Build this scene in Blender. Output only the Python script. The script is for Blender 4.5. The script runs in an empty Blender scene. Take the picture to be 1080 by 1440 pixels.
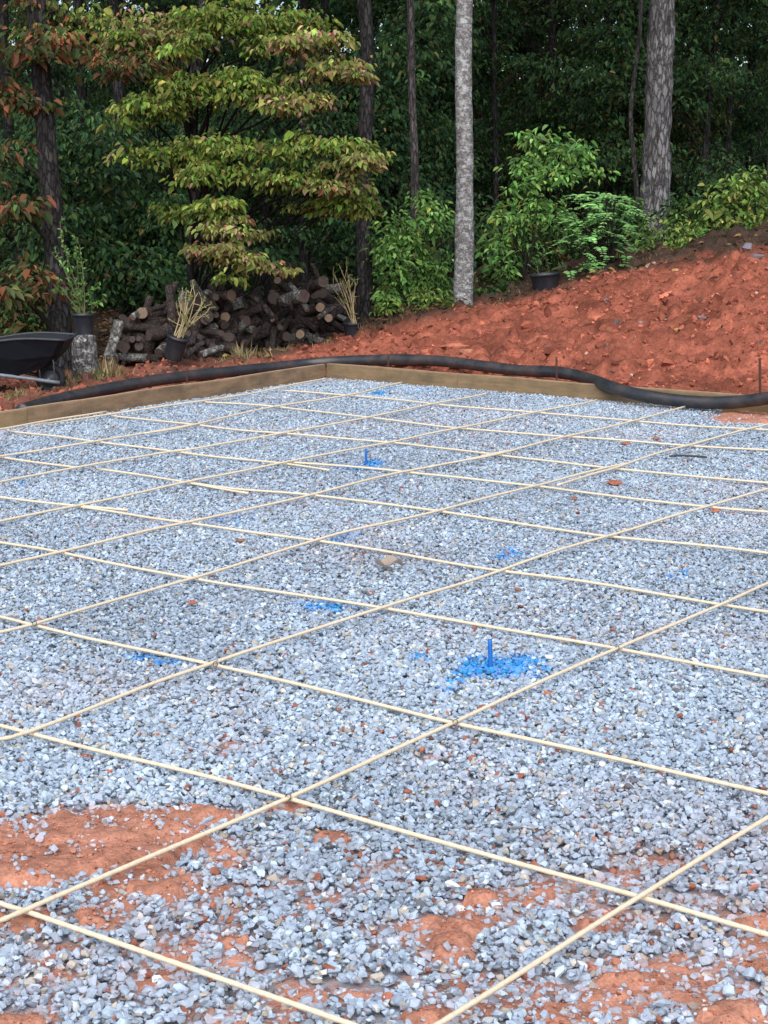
import bpy, bmesh, math, random
import numpy as np
from mathutils import Vector, Matrix

rng = np.random.default_rng(11)
random.seed(5)
SC = bpy.context.scene
COL = SC.collection

# ------------------------------------------------------------------ camera
CAM_H, PITCH, FPX = 1.5, 0.187, 2363.0
CP, SP = math.cos(PITCH), math.sin(PITCH)

def ray(px, py):
    x = (px - 540) / FPX
    y = (720 - py) / FPX
    return np.array([x, CP + y * SP, -SP + y * CP])

def at(px, py, z=0.0):
    d = ray(px, py)
    t = (z - CAM_H) / d[2]
    return np.array([d[0] * t, d[1] * t, z])

def atd(px, py, Y):
    d = ray(px, py)
    t = Y / d[1]
    return np.array([d[0] * t, Y, CAM_H + d[2] * t])

def to_px(P):
    X, Y, Z = P[..., 0], P[..., 1], P[..., 2] - CAM_H
    dep = Y * CP - Z * SP
    up = Y * SP + Z * CP
    return 540 + FPX * X / dep, 720 - FPX * up / dep

cam_d = bpy.data.cameras.new('camera')
cam = bpy.data.objects.new('camera', cam_d)
COL.objects.link(cam)
cam.location = (0, 0, CAM_H)
cam.rotation_euler = (math.pi / 2 - PITCH, 0, 0)
cam_d.sensor_fit = 'VERTICAL'
cam_d.sensor_height = 36
cam_d.lens = FPX / 1440 * 36
cam_d.clip_start = 0.05
cam_d.clip_end = 2000
SC.camera = cam

# ------------------------------------------------------------------ noise
def _hash(ix, iy, seed):
    h = (ix.astype(np.int64) * 374761393 + iy.astype(np.int64) * 668265263 + seed * 1442695041) & 0x7fffffff
    h = ((h ^ (h >> 13)) * 1274126177) & 0x7fffffff
    return ((h ^ (h >> 16)) & 0xffff) / 65535.0

def vnoise(x, y, seed=0):
    x = np.asarray(x, float); y = np.asarray(y, float)
    ix = np.floor(x); iy = np.floor(y)
    fx = x - ix; fy = y - iy
    fx = fx * fx * (3 - 2 * fx); fy = fy * fy * (3 - 2 * fy)
    a = _hash(ix, iy, seed); b = _hash(ix + 1, iy, seed)
    c = _hash(ix, iy + 1, seed); d = _hash(ix + 1, iy + 1, seed)
    return (a * (1 - fx) + b * fx) * (1 - fy) + (c * (1 - fx) + d * fx) * fy

def fbm(x, y, seed=0, oct=4, gain=0.5):
    s = 0; a = 1; n = 0
    for k in range(oct):
        s = s + a * vnoise(x * 2 ** k + k * 17.3, y * 2 ** k - k * 9.1, seed + k)
        n += a; a *= gain
    return s / n

def sstep(a, b, x):
    t = np.clip((x - a) / (b - a), 0, 1)
    return t * t * (3 - 2 * t)

# ------------------------------------------------------------------ object helpers
def tag(o, label=None, cat=None, group=None, kind=None):
    if label: o['label'] = label
    if cat: o['category'] = cat
    if group: o['group'] = group
    if kind: o['kind'] = kind
    return o

def empty(name, loc, label, cat, group=None):
    o = bpy.data.objects.new(name, None)
    o.empty_display_size = 0.1
    COL.objects.link(o)
    o.location = tuple(float(q) for q in loc)
    return tag(o, label, cat, group)

class MB:
    """collects vertices, faces, colours and material slots of ONE mesh"""
    def __init__(s):
        s.V = []; s.F = {}; s.C = []; s.n = 0
    def add(s, V, F, col=(1, 1, 1), mi=0):
        V = np.asarray(V, float).reshape(-1, 3)
        F = np.asarray(F, int)
        c = np.asarray(col, float)
        if c.ndim == 1: c = np.tile(c, (len(V), 1))
        s.V.append(V); s.C.append(c)
        s.F.setdefault((F.shape[1], mi), []).append(F + s.n)
        s.n += len(V)
        return s
    def build(s, name, mats, parent=None, smooth=False, origin=None):
        V = np.concatenate(s.V); C = np.concatenate(s.C)
        if parent is not None: V = V - np.array(tuple(float(q) for q in parent.location))
        elif origin is not None: V = V - np.asarray(origin)
        me = bpy.data.meshes.new(name)
        me.vertices.add(len(V)); me.vertices.foreach_set('co', V.astype(np.float32).ravel())
        loops = []; starts = []; mi = []; st = 0
        for (k, m), fl in s.F.items():
            f = np.concatenate(fl)
            loops.append(f.ravel()); starts.append(st + np.arange(len(f)) * k)
            st += f.size; mi.append(np.full(len(f), m))
        loops = np.concatenate(loops); starts = np.concatenate(starts); mi = np.concatenate(mi)
        me.loops.add(len(loops)); me.loops.foreach_set('vertex_index', loops.astype(np.int32))
        me.polygons.add(len(starts)); me.polygons.foreach_set('loop_start', starts.astype(np.int32))
        me.polygons.foreach_set('material_index', mi.astype(np.int32))
        me.update(calc_edges=True)
        me.polygons.foreach_set('use_smooth', np.full(len(starts), bool(smooth)))
        a = me.attributes.new('col', 'FLOAT_COLOR', 'POINT')
        a.data.foreach_set('color', np.c_[C, np.ones(len(C))].astype(np.float32).ravel())
        for m in (mats if isinstance(mats, (list, tuple)) else [mats]): me.materials.append(m)
        o = bpy.data.objects.new(name, me)
        COL.objects.link(o)
        if parent is not None: o.parent = parent
        elif origin is not None: o.location = tuple(float(q) for q in origin)
        return o

def smooth_path(P, step):
    P = np.asarray(P, float)
    Q = np.vstack([2 * P[0] - P[1], P, 2 * P[-1] - P[-2]])
    out = []
    for i in range(1, len(Q) - 2):
        p0, p1, p2, p3 = Q[i - 1], Q[i], Q[i + 1], Q[i + 2]
        n = max(2, int(np.linalg.norm(p2 - p1) / step))
        t = (np.arange(n) / n)[:, None]
        out.append(0.5 * (2 * p1 + (p2 - p0) * t + (2 * p0 - 5 * p1 + 4 * p2 - p3) * t ** 2 + (3 * p1 - p0 - 3 * p2 + p3) * t ** 3))
    out.append(P[-1:])
    return np.vstack(out)

def tube(P, R, seg=8, rough=0.0, seed=0, cap=True, nf=14.0):
    """tapered tube along P; returns verts, quads, cap faces"""
    P = np.asarray(P, float); n = len(P)
    R = np.broadcast_to(np.asarray(R, float), (n,))
    T = np.gradient(P, axis=0); T /= np.linalg.norm(T, axis=1)[:, None] + 1e-12
    ref = np.array([0, 0, 1.0]) if abs(T[:, 2]).mean() < 0.8 else np.array([0, 1.0, 0])
    U = np.cross(T, ref); U /= np.linalg.norm(U, axis=1)[:, None] + 1e-12
    W = np.cross(T, U)
    a = np.arange(seg) / seg * 2 * np.pi
    L = np.r_[0, np.cumsum(np.linalg.norm(np.diff(P, axis=0), axis=1))]
    rr = R[:, None] * np.ones(seg)
    if rough:
        nz = vnoise(np.cos(a)[None] * 1.7 + 3.1 + L[:, None] * nf * 0.2, np.sin(a)[None] * 1.7 + L[:, None] * nf, seed) - 0.5
        rr = rr * (1 + rough * 2 * nz)
    V = P[:, None] + rr[..., None] * (np.cos(a)[None, :, None] * U[:, None] + np.sin(a)[None, :, None] * W[:, None])
    i = np.arange(n - 1)[:, None] * seg; j = np.arange(seg)[None]; k = (j + 1) % seg
    Q = np.stack([i + j, i + k, i + seg + k, i + seg + j], -1).reshape(-1, 4)
    V = V.reshape(-1, 3)
    caps = None
    if cap:
        V = np.vstack([V, P[0], P[-1]])
        c0, c1 = n * seg, n * seg + 1
        jj = np.arange(seg); kk = (jj + 1) % seg
        caps = np.vstack([np.stack([np.full(seg, c0), kk, jj], 1),
                          np.stack([np.full(seg, c1), (n - 1) * seg + jj, (n - 1) * seg + kk], 1)])
    return V, Q, caps

def add_tube(mb, P, R, seg=8, col=(1, 1, 1), mi=0, capmi=None, **k):
    V, Q, caps = tube(P, R, seg, **k)
    base = mb.n
    mb.add(V, Q, col, mi)
    if caps is not None:
        mb.F.setdefault((3, mi if capmi is None else capmi), []).append(caps + base)

def add_box(mb, c, ax, ay, az, col=(1, 1, 1), mi=0, bev=0.0):
    """box with half axes ax ay az (vectors)"""
    c = np.asarray(c, float); ax, ay, az = map(lambda v: np.asarray(v, float), (ax, ay, az))
    bm = bmesh.new()
    bmesh.ops.create_cube(bm, size=2)
    lx, ly, lz = (np.linalg.norm(v) for v in (ax, ay, az))
    for v in bm.verts: v.co = (v.co.x * lx, v.co.y * ly, v.co.z * lz)
    if bev: bmesh.ops.bevel(bm, geom=list(bm.edges), offset=bev, segments=2, affect='EDGES')
    bmesh.ops.triangulate(bm, faces=bm.faces[:])
    V = np.array([v.co[:] for v in bm.verts]); bm.verts.index_update()
    F = np.array([[v.index for v in f.verts] for f in bm.faces]); bm.free()
    V = c + V[:, :1] * ax / lx + V[:, 1:2] * ay / ly + V[:, 2:] * az / lz
    mb.add(V, F, col, mi)

def lathe(mb, c, prof, seg=20, axis=(0, 0, 1), col=(1, 1, 1), mi=0):
    """surface of revolution, prof = [(r, h)...] along axis"""
    w = np.asarray(axis, float); w /= np.linalg.norm(w)
    u = np.cross(w, [0.3, 1, 0.2]); u /= np.linalg.norm(u); v = np.cross(w, u)
    a = np.arange(seg) / seg * 2 * np.pi
    V = np.concatenate([np.asarray(c) + w * h + r * (np.cos(a)[:, None] * u + np.sin(a)[:, None] * v) for r, h in prof])
    n = len(prof)
    i = np.arange(n - 1)[:, None] * seg; j = np.arange(seg)[None]; k = (j + 1) % seg
    mb.add(V, np.stack([i + j, i + k, i + seg + k, i + seg + j], -1).reshape(-1, 4), col, mi)

# ------------------------------------------------------------------ materials
def new_mat(name):
    m = bpy.data.materials.new(name); m.use_nodes = True
    nt = m.node_tree; nt.nodes.clear()
    out = nt.nodes.new('ShaderNodeOutputMaterial')
    return m, nt, out

def nd(nt, typ, **k):
    n = nt.nodes.new(typ)
    for a, v in k.items():
        if a == 'inp':
            for s, x in v.items():
                if isinstance(x, bpy.types.NodeSocket): nt.links.new(x, n.inputs[s])
                else: n.inputs[s].default_value = x
        else: setattr(n, a, v)
    return n

def coords(nt, scale=(1, 1, 1), kind='Object', rot=(0, 0, 0)):
    tc = nd(nt, 'ShaderNodeTexCoord')
    mp = nd(nt, 'ShaderNodeMapping', inp={'Vector': tc.outputs[kind], 'Scale': scale, 'Rotation': rot})
    return mp.outputs[0]

def ramp(nt, fac, stops):
    r = nd(nt, 'ShaderNodeValToRGB')
    e = r.color_ramp.elements
    while len(e) < len(stops): e.new(0.5)
    for k, (p, c) in enumerate(stops):
        e[k].position = p; e[k].color = (*c, 1) if len(c) == 3 else c
    nt.links.new(fac, r.inputs[0])
    return r.outputs[0]

def mixc(nt, fac, a, b, mode='MIX'):
    m = nd(nt, 'ShaderNodeMix', data_type='RGBA', blend_type=mode)
    for idx, v in ((0, fac), (6, a), (7, b)):
        if isinstance(v, bpy.types.NodeSocket): nt.links.new(v, m.inputs[idx])
        else: m.inputs[idx].default_value = v if idx == 0 else (*v, 1)
    return m.outputs[2]

def bsdf(nt, out, col, rough=0.8, bump=None, bstr=0.5, bdist=0.01, spec=0.3, metal=0.0):
    b = nd(nt, 'ShaderNodeBsdfPrincipled')
    for s, v in (('Base Color', col), ('Roughness', rough), ('Specular IOR Level', spec), ('Metallic', metal)):
        if isinstance(v, bpy.types.NodeSocket): nt.links.new(v, b.inputs[s])
        else: b.inputs[s].default_value = (*v, 1) if s == 'Base Color' else v
    if bump is not None:
        bp = nd(nt, 'ShaderNodeBump', inp={'Height': bump, 'Strength': bstr, 'Distance': bdist})
        nt.links.new(bp.outputs[0], b.inputs['Normal'])
    nt.links.new(b.outputs[0], out.inputs[0])
    return b

def noise(nt, vec, scale, detail=4, rough=0.6):
    return nd(nt, 'ShaderNodeTexNoise', inp={'Vector': vec, 'Scale': scale, 'Detail': detail, 'Roughness': rough}).outputs[0]

def attr(nt, name='col'):
    return nd(nt, 'ShaderNodeAttribute', attribute_name=name).outputs[0]

def mat_attr(name, var=0.35, nscale=60, rough=0.9, bstr=0.4, bdist=0.004, spec=0.2):
    """colour from the mesh, broken up by two noises, with bump"""
    m, nt, out = new_mat(name)
    v = coords(nt)
    n1 = noise(nt, v, nscale, 5, 0.65); n2 = noise(nt, v, nscale * 0.13, 3)
    k = ramp(nt, n1, [(0.25, (1 - var,) * 3), (0.75, (1 + var,) * 3)])
    k2 = ramp(nt, n2, [(0.3, (1 - var * .6,) * 3), (0.7, (1 + var * .6,) * 3)])
    c = mixc(nt, 1.0, attr(nt), k, 'MULTIPLY')
    c = mixc(nt, 1.0, c, k2, 'MULTIPLY')
    bsdf(nt, out, c, rough, n1, bstr, bdist, spec)
    return m

def mat_leaf(name, trans=0.35, spec=0.25):
    m, nt, out = new_mat(name)
    c = attr(nt)
    b = nd(nt, 'ShaderNodeBsdfPrincipled', inp={'Base Color': c, 'Roughness': 0.55, 'Specular IOR Level': spec})
    t = nd(nt, 'ShaderNodeBsdfTranslucent', inp={'Color': c})
    mx = nd(nt, 'ShaderNodeMixShader', inp={0: trans, 1: b.outputs[0], 2: t.outputs[0]})
    nt.links.new(mx.outputs[0], out.inputs[0])
    return m

def mat_bark(name, dark, light, sc=(9, 9, 2.2), crack=(0.02, 0.018, 0.016), spots=None, spot_amt=0.62, bdist=0.02):
    m, nt, out = new_mat(name)
    v = coords(nt, sc)
    w = nd(nt, 'ShaderNodeTexNoise', inp={'Vector': v, 'Scale': 3.4, 'Detail': 5, 'Roughness': 0.65})
    vv = mixc(nt, 0.62, v, w.outputs[1], 'ADD')
    vo = nd(nt, 'ShaderNodeTexVoronoi', feature='DISTANCE_TO_EDGE', inp={'Vector': vv, 'Scale': 1.7}).outputs[0]
    vc = nd(nt, 'ShaderNodeTexVoronoi', inp={'Vector': vv, 'Scale': 1.7}).outputs['Color']
    n1 = noise(nt, coords(nt, (30, 30, 9)), 2.0, 6, 0.7)
    c = mixc(nt, n1, dark, light)
    n2_ = noise(nt, coords(nt, (40, 40, 14)), 2.2, 5, .75)
    bw = nd(nt, 'ShaderNodeRGBToBW', inp={0: vc}).outputs[0]
    c = mixc(nt, 1.0, c, ramp(nt, bw, [(0.2, (0.5,) * 3), (0.8, (1.4,) * 3)]), 'MULTIPLY')
    c = mixc(nt, ramp(nt, n2_ , [(.35, (0, 0, 0)), (.65, (.5,) * 3)]), c, mixc(nt, .6, dark, light))
    c = mixc(nt, ramp(nt, nd(nt, 'ShaderNodeMath', operation='MULTIPLY_ADD', inp={0: noise(nt, v, 5.0, 4, .7), 1: -0.22, 2: nd(nt, 'ShaderNodeMath', operation='ADD', inp={0: vo, 1: 0.125}).outputs[0]}).outputs[0], [(0.0, (.9, .9, .9)), (0.085, (0, 0, 0))]), c, crack)
    if spots:
        s = noise(nt, coords(nt, (5, 5, 7)), 2.4, 6, 0.75)
        c = mixc(nt, ramp(nt, s, [(spot_amt - 0.06, (0, 0, 0)), (spot_amt + 0.03, (1, 1, 1))]), c, spots)
    h = nd(nt, 'ShaderNodeMath', operation='MULTIPLY_ADD', inp={0: n1, 1: 0.25, 2: ramp(nt, vo, [(0, (0, 0, 0)), (0.16, (1, 1, 1))])}).outputs[0]
    bsdf(nt, out, c, 0.95, h, 0.9, bdist, 0.1)
    return m

def mat_plain(name, col, rough=0.6, var=0.25, nscale=25, spec=0.4, metal=0.0, bdist=0.002, dust=None):
    m, nt, out = new_mat(name)
    v = coords(nt)
    n1 = noise(nt, v, nscale, 5, 0.65)
    c = mixc(nt, 1.0, col, ramp(nt, n1, [(0.25, (1 - var,) * 3), (0.75, (1 + var,) * 3)]), 'MULTIPLY')
    if dust:
        n2 = noise(nt, v, nscale * 0.35, 5, 0.7)
        c = mixc(nt, ramp(nt, n2, [(0.48, (0, 0, 0)), (0.72, (0.75,) * 3)]), c, dust)
    bsdf(nt, out, c, rough, n1, 0.4, bdist, spec, metal)
    return m

CLAY = np.array([0.30, 0.094, 0.058])
M_ground = mat_attr('soil', 0.42, 34, 0.95, 0.9, 0.02, 0.1)
M_pad = mat_attr('clay and fines', 0.36, 110, 0.95, 0.9, 0.006, 0.12)
M_stone = mat_attr('crushed stone', 0.16, 160, 0.8, 0.35, 0.002, 0.25)
M_clod = mat_attr('dirt clods', 0.35, 60, 0.95, 0.8, 0.006, 0.1)
M_leaf = mat_leaf('leaves')
M_farleaf = mat_leaf('shaded leaves', 0.4, 0.3)
M_grass = mat_leaf('dry grass', 0.2, 0.1)
M_pine = mat_bark('pine bark', (0.095, 0.087, 0.085), (0.285, 0.27, 0.27), (11, 11, 3.2), (0.018, 0.015, 0.015), bdist=0.03)
M_pale = mat_bark('pale lichened bark', (0.13, 0.118, 0.115), (0.35, 0.335, 0.33), (20, 20, 26), (0.10, 0.088, 0.085), (0.50, 0.51, 0.50), 0.56, 0.006)
M_dark = mat_bark('dark bark', (0.022, 0.02, 0.02), (0.075, 0.068, 0.066), (14, 14, 4), (0.008,) * 3)
M_brown = mat_bark('brown grey bark', (0.06, 0.05, 0.046), (0.17, 0.145, 0.14), (16, 16, 4), (0.02,) * 3)
M_log = mat_bark('firewood bark', (0.032, 0.025, 0.024), (0.125, 0.095, 0.085), (12, 12, 8), (0.008,) * 3, (0.30, 0.30, 0.27), 0.69, 0.012)
M_loggrey = mat_bark('lichened firewood bark', (0.10, 0.09, 0.08), (0.27, 0.25, 0.23), (12, 12, 8), (0.02,) * 3, (0.45, 0.46, 0.42), 0.58, 0.012)
M_stump = mat_bark('stump bark', (0.06, 0.053, 0.05), (0.21, 0.195, 0.19), (14, 14, 7), (0.02,) * 3, (0.5, 0.5, 0.47), 0.6, 0.012)

def mat_cut(name, c0, c1):
    m, nt, out = new_mat(name)
    v = coords(nt)
    g = nd(nt, 'ShaderNodeTexWave', wave_type='RINGS', rings_direction='Z', inp={'Vector': v, 'Scale': 22, 'Distortion': 2.5, 'Detail': 3}).outputs[1]
    n = noise(nt, v, 14, 4)
    c = mixc(nt, n, c0, c1)
    c = mixc(nt, 0.35, c, ramp(nt, g, [(0, (0.5,) * 3), (1, (1.2,) * 3)]), 'MULTIPLY')
    bsdf(nt, out, c, 0.9, g, 0.3, 0.003, 0.1)
    return m
M_cutdark = mat_cut('weathered cut wood', (0.035, 0.027, 0.025), (0.13, 0.095, 0.08))
M_cutpale = mat_cut('pale cut wood', (0.12, 0.08, 0.055), (0.27, 0.19, 0.135))

def mat_rod():
    m, nt, out = new_mat('pale fibreglass rod')
    v = coords(nt)
    n = noise(nt, v, 3.0, 5, 0.7); n2 = noise(nt, v, 90, 3)
    c = mixc(nt, n, (0.68, 0.53, 0.34), (0.80, 0.70, 0.54))
    c = mixc(nt, ramp(nt, n2, [(0.5, (0, 0, 0)), (0.75, (0.35,) * 3)]), c, (0.40, 0.22, 0.13))
    bsdf(nt, out, c, 0.5, n2, 0.3, 0.001, 0.3)
    return m
M_rod = mat_rod()

def mat_wood(name, a, b, stain):
    m, nt, out = new_mat(name)
    v = coords(nt, (1.2, 26, 26))
    n = noise(nt, v, 2.2, 6, 0.65)
    n2 = noise(nt, coords(nt, (2.4, 6, 6)), 1.7, 5, 0.7)
    n3 = noise(nt, coords(nt, (10, 10, 10)), 2.0, 5, 0.75)
    c = mixc(nt, n, a, b)
    c = mixc(nt, ramp(nt, n2, [(0.42, (0, 0, 0)), (0.66, (0.8,) * 3)]), c, stain)
    c = mixc(nt, ramp(nt, n3, [(0.58, (0, 0, 0)), (0.70, (0.7,) * 3)]), c, (0.28, 0.13, 0.07))
    bsdf(nt, out, c, 0.85, n, 0.5, 0.003, 0.2)
    return m
M_board = mat_wood('weathered board', (0.16, 0.095, 0.052), (0.42, 0.275, 0.165), (0.12, 0.085, 0.055))
M_board2 = mat_wood('olive weathered board', (0.14, 0.09, 0.048), (0.36, 0.245, 0.135), (0.12, 0.09, 0.055))
M_boardnew = mat_wood('newer board', (0.30, 0.19, 0.10), (0.40, 0.27, 0.15), (0.22, 0.15, 0.08))
M_boardtop = mat_wood('pale board top', (0.36, 0.24, 0.15), (0.50, 0.36, 0.24), (0.30, 0.19, 0.12))  # paler wood tone for the top faces of the boards
M_pipe = mat_plain('black plastic pipe', (0.030, 0.031, 0.035), 0.34, 0.45, 12, 0.5, 0, 0.006, (0.10, 0.07, 0.06))
M_rust = mat_plain('rusty steel', (0.075, 0.032, 0.022), 0.85, 0.4, 60)
M_blue = mat_plain('blue sprayed steel', (0.012, 0.14, 0.48), 0.6, 0.25, 60)
M_tray = mat_plain('dark barrow tray', (0.006, 0.008, 0.012), 0.6, 0.3, 14, 0.2, 0, 0.002)
M_rim = mat_plain('highlit tray rim', (0.035, 0.038, 0.045), 0.5, 0.3, 20)  # highlight along the tray rim, painted as a lighter tone than the tray
M_steel = mat_plain('galvanised frame', (0.20, 0.22, 0.25), 0.5, 0.25, 20, 0.5, 0.3)
M_rubber = mat_plain('rubber', (0.018, 0.018, 0.02), 0.7, 0.3, 30)
M_hub = mat_plain('wheel hub', (0.06, 0.065, 0.075), 0.5, 0.3, 30)
M_pot = mat_plain('black nursery pot', (0.018, 0.021, 0.028), 0.42, 0.35, 18, 0.5, 0, 0.002, (0.05, 0.05, 0.055))
M_mulch = mat_plain('potting soil', (0.03, 0.02, 0.014), 0.95, 0.5, 60, 0.1, 0, 0.01)
M_stem = mat_plain('green brown stem', (0.13, 0.12, 0.05), 0.8, 0.3, 60)
M_straw = mat_plain('straw coloured stem', (0.40, 0.31, 0.17), 0.8, 0.3, 60)
M_limb = mat_plain('dark limb', (0.028, 0.024, 0.021), 0.95, 0.4, 40, 0.1)
M_twig = mat_plain('dead twig', (0.05, 0.045, 0.045), 0.9, 0.3, 80)

# ------------------------------------------------------------------ terrain
B_COR = at(458, 531); B_LEFT = at(0, 603); B_MID = at(780, 557.5)
DL = (B_LEFT - B_COR)[:2]; DL /= np.linalg.norm(DL)          # along the left board, towards the camera
DR = (B_MID - B_COR)[:2]; DR /= np.linalg.norm(DR)           # along the right board
NL = np.array([DL[1], -DL[0]]); NL = NL if NL @ (B_COR[:2] * 0 + [-1, 1]) > 0 else -NL
NR = np.array([-DR[1], DR[0]]); NR = NR if NR[1] > 0 else -NR

def behind(X, Y):
    """distance outside the form boards (positive = outside the pad)"""
    dl = (X - B_COR[0]) * NL[0] + (Y - B_COR[1]) * NL[1]
    dr = (X - B_COR[0]) * NR[0] + (Y - B_COR[1]) * NR[1]
    return np.maximum(dl, dr), dl, dr

AX = [-30, -6, -3.1, -2.6, -1.9, -0.6, 0.1, 0.84, 1.6, 2.5, 4.5, 8, 30]
AZ = [0.0, -0.16, -0.17, -0.13, -0.04, 0.03, 0.22, 0.40, 0.57, 0.80, 1.06, 1.4, 2.5]

def ground_z(X, Y, fine=True):
    X = np.asarray(X, float); Y = np.asarray(Y, float)
    d, dl, dr = behind(X, Y)
    t = np.clip((d - 0.15) / 6.0, 0, 1)
    s = 1 - (1 - t) ** 1.35
    b_ = sstep(0.2, -1.0, X)
    s = s * (1 - b_) + sstep(0.1, 1.3, d) * b_
    z = np.interp(X, AX, AZ) * s + 0.03 * sstep(0.0, 0.5, d) * sstep(-1.5, 0.5, X)
    z = z + 0.13 * np.exp(-(((X - 4.3) / 0.95) ** 2 + ((Y - 18.4) / 0.55) ** 2)) * 1.0
    z = z + 0.10 * np.exp(-(((X - 0.15) / 0.55) ** 2 + ((Y - 16.9) / 0.4) ** 2))
    z = z - np.clip((Y - 18.9) * 0.11, 0, .55) * sstep(0.6, 2.2, X)
    if fine:
        amp = sstep(0.05, 0.8, d) * (0.45 + 0.55 * sstep(-1.6, 0.2, X))
        z = z + amp * (0.16 * (fbm(X * 1.3, Y * 1.3, 3, 3) - 0.5)
                       + 0.20 * (np.abs(fbm(X * 5, Y * 5, 9, 3) - 0.5) * 2 - 0.25)
                       + 0.07 * (fbm(X * 17, Y * 17, 21, 2) - 0.5))
    return np.where(d < 0.02, -0.06, z)

RED_E = np.array([(-300, 515), (0, 522), (110, 520), (150, 512), (250, 505), (400, 492), (480, 476), (520, 462), (600, 442),
                  (700, 424), (800, 402), (900, 374), (1080, 350), (1500, 320)], float)

def red_mask(P):
    px, py = to_px(P)
    e = np.interp(px, RED_E[:, 0], RED_E[:, 1])
    w = (fbm(P[..., 0] * 2.2, P[..., 1] * 2.2, 31, 4) - 0.5) * 34
    return sstep(-9, 9, py - e + w)

gx = np.concatenate([-np.geomspace(200, 7.2, 22), np.arange(-7, 7.01, 0.038), np.geomspace(7.2, 200, 22)])
gy = np.concatenate([-np.geomspace(120, 2, 14), np.arange(0, 10, 0.5), np.arange(10, 21, 0.038), np.arange(21, 27, 0.2), np.geomspace(27.2, 320, 24)])
GX, GY = np.meshgrid(gx, gy)
GZ = ground_z(GX, GY)
GP = np.stack([GX, GY, GZ], -1)
front = GY > 5
rm = np.where(front, red_mask(np.where(front[..., None], GP, [0, 10, 0])), 1)
nz = fbm(GX * 3, GY * 3, 41, 4)[..., None]
nz2 = fbm(GX * 11, GY * 11, 47, 3)[..., None]
red = CLAY * (0.45 + 0.95 * nz) * (0.55 + 0.8 * nz2)
duff = np.array([0.055, 0.036, 0.026]) * (0.5 + nz)
d_, _, _ = behind(GX, GY)
px_, py_ = to_px(np.where(front[..., None], GP, [0, 10, 0]))
lf = (sstep(480, 330, px_) * sstep(0.45, 1.5, d_))[..., None] * 0.55        # browner on the left, by the wood heap
red = red * (1 - lf) + np.array([0.12, 0.062, 0.045]) * (0.6 + 0.8 * nz) * lf
gc = red * rm[..., None] + duff * (1 - rm[..., None])
ny, nx = GX.shape
idx = np.arange(ny * nx).reshape(ny, nx)
Q = np.stack([idx[:-1, :-1], idx[:-1, 1:], idx[1:, 1:], idx[1:, :-1]], -1).reshape(-1, 4)
mb = MB(); mb.add(GP.reshape(-1, 3), Q, gc.reshape(-1, 3))
tag(mb.build('ground', M_ground, smooth=True), 'rough red clay bank rising behind the boards into dark forest floor', 'ground', kind='structure')

# ------------------------------------------------------------------ gravel bed: clay sheet + loose stones
CLAY_B = [(120, 1188, 190, 52, 1.0), (225, 1222, 70, 32, .7), (50, 1285, 100, 16, .8), (265, 1142, 90, 14, .5), (380, 1185, 40, 14, .4),
          (640, 1312, 44, 34, .72), (590, 1420, 40, 14, .7), (560, 1330, 60, 16, .4), (405, 1130, 34, 7, .7), (470, 1172, 32, 8, .75),
          (425, 1260, 24, 8, .5), (330, 1312, 34, 8, .7), (70, 1350, 46, 10, .4), (700, 1420, 40, 12, .5), (735, 1212, 14, 5, .6),
          (875, 1368, 30, 9, .7), (1010, 1420, 44, 14, .65), (1078, 1352, 26, 18, .6), (450, 1412, 40, 8, .6), (20, 1432, 60, 12, .6),
          (610, 1062, 28, 8, .5), (1062, 586, 55, 9, 1.0), (330, 1040, 40, 14, .3), (675, 1252, 30, 7, .7), (520, 1315, 26, 7, .5), (165, 1300, 60, 12, .5), (400, 1345, 30, 8, .5), (800, 1290, 26, 7, .4), (930, 1330, 30, 7, .4)]

def clay_amt(P):
    px, py = to_px(P)
    m = np.zeros(px.shape)
    for x, y, rx, ry, s in CLAY_B:
        m = np.maximum(m, s * (0.80 if y > 1245 and x > 130 else 1.0) * np.clip(1.5 - np.sqrt(((px - x) / rx) ** 2 + ((py - y) / ry) ** 2), 0, 1))
    n = fbm(P[..., 0] * 9, P[..., 1] * 9, 61, 4, .6)
    n2 = fbm(P[..., 0] * 22, P[..., 1] * 22, 67, 3)
    base = 0.27 * sstep(1060, 1300, py) + 0.06 * sstep(900, 1100, py)
    return np.clip(np.maximum(m * 1.05, base) + (n - 0.52) * 1.25 * (0.35 + sstep(1000, 1250, py)) * np.clip(m + base, 0.0, 1) * 1.3 + (n2 - .5) * .5 * np.clip(m + base, 0, 1), 0, 1)

ry_ = np.geomspace(1.7, 14.6, 820)
rs = np.linspace(-1, 1, 500)
PY, S_ = np.meshgrid(ry_, rs, indexing='ij')
PX = S_ * (0.29 * PY + 1.0)
PP = np.stack([PX, PY, np.zeros_like(PX)], -1)
ca = clay_amt(PP)
und = 0.024 * (fbm(PX * 1.1, PY * 1.1, 71, 2) - 0.5)
def undul(X, Y): return 0.024 * (fbm(X * 1.1, Y * 1.1, 71, 2) - 0.5)
PZ = -0.020 + und + 0.027 * sstep(0.3, 0.75, ca) + ca * (0.012 * (fbm(PX * 9, PY * 9, 77, 4) - 0.5) * 2 + 0.006 * (fbm(PX * 45, PY * 45, 79, 3) - 0.5) * 2 - 0.004 * sstep(.06, 0, np.abs(fbm(PX * 11, PY * 16, 78, 3) - .5)))
PP[..., 2] = PZ
n_a = fbm(PX * 6, PY * 6, 81, 4)[..., None]; n_b = fbm(PX * 40, PY * 40, 83, 3)[..., None]
pc = (np.array([0.27, 0.30, 0.335]) * (0.6 + 0.8 * n_b)) * (1 - sstep(0.12, 0.42, ca))[..., None] \
   + (np.array([0.49, 0.22, 0.145]) * (0.66 + 0.5 * n_a) * (0.75 + 0.5 * n_b)) * sstep(0.12, 0.42, ca)[..., None]
ny, nx = PX.shape
idx = np.arange(ny * nx).reshape(ny, nx)
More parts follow.
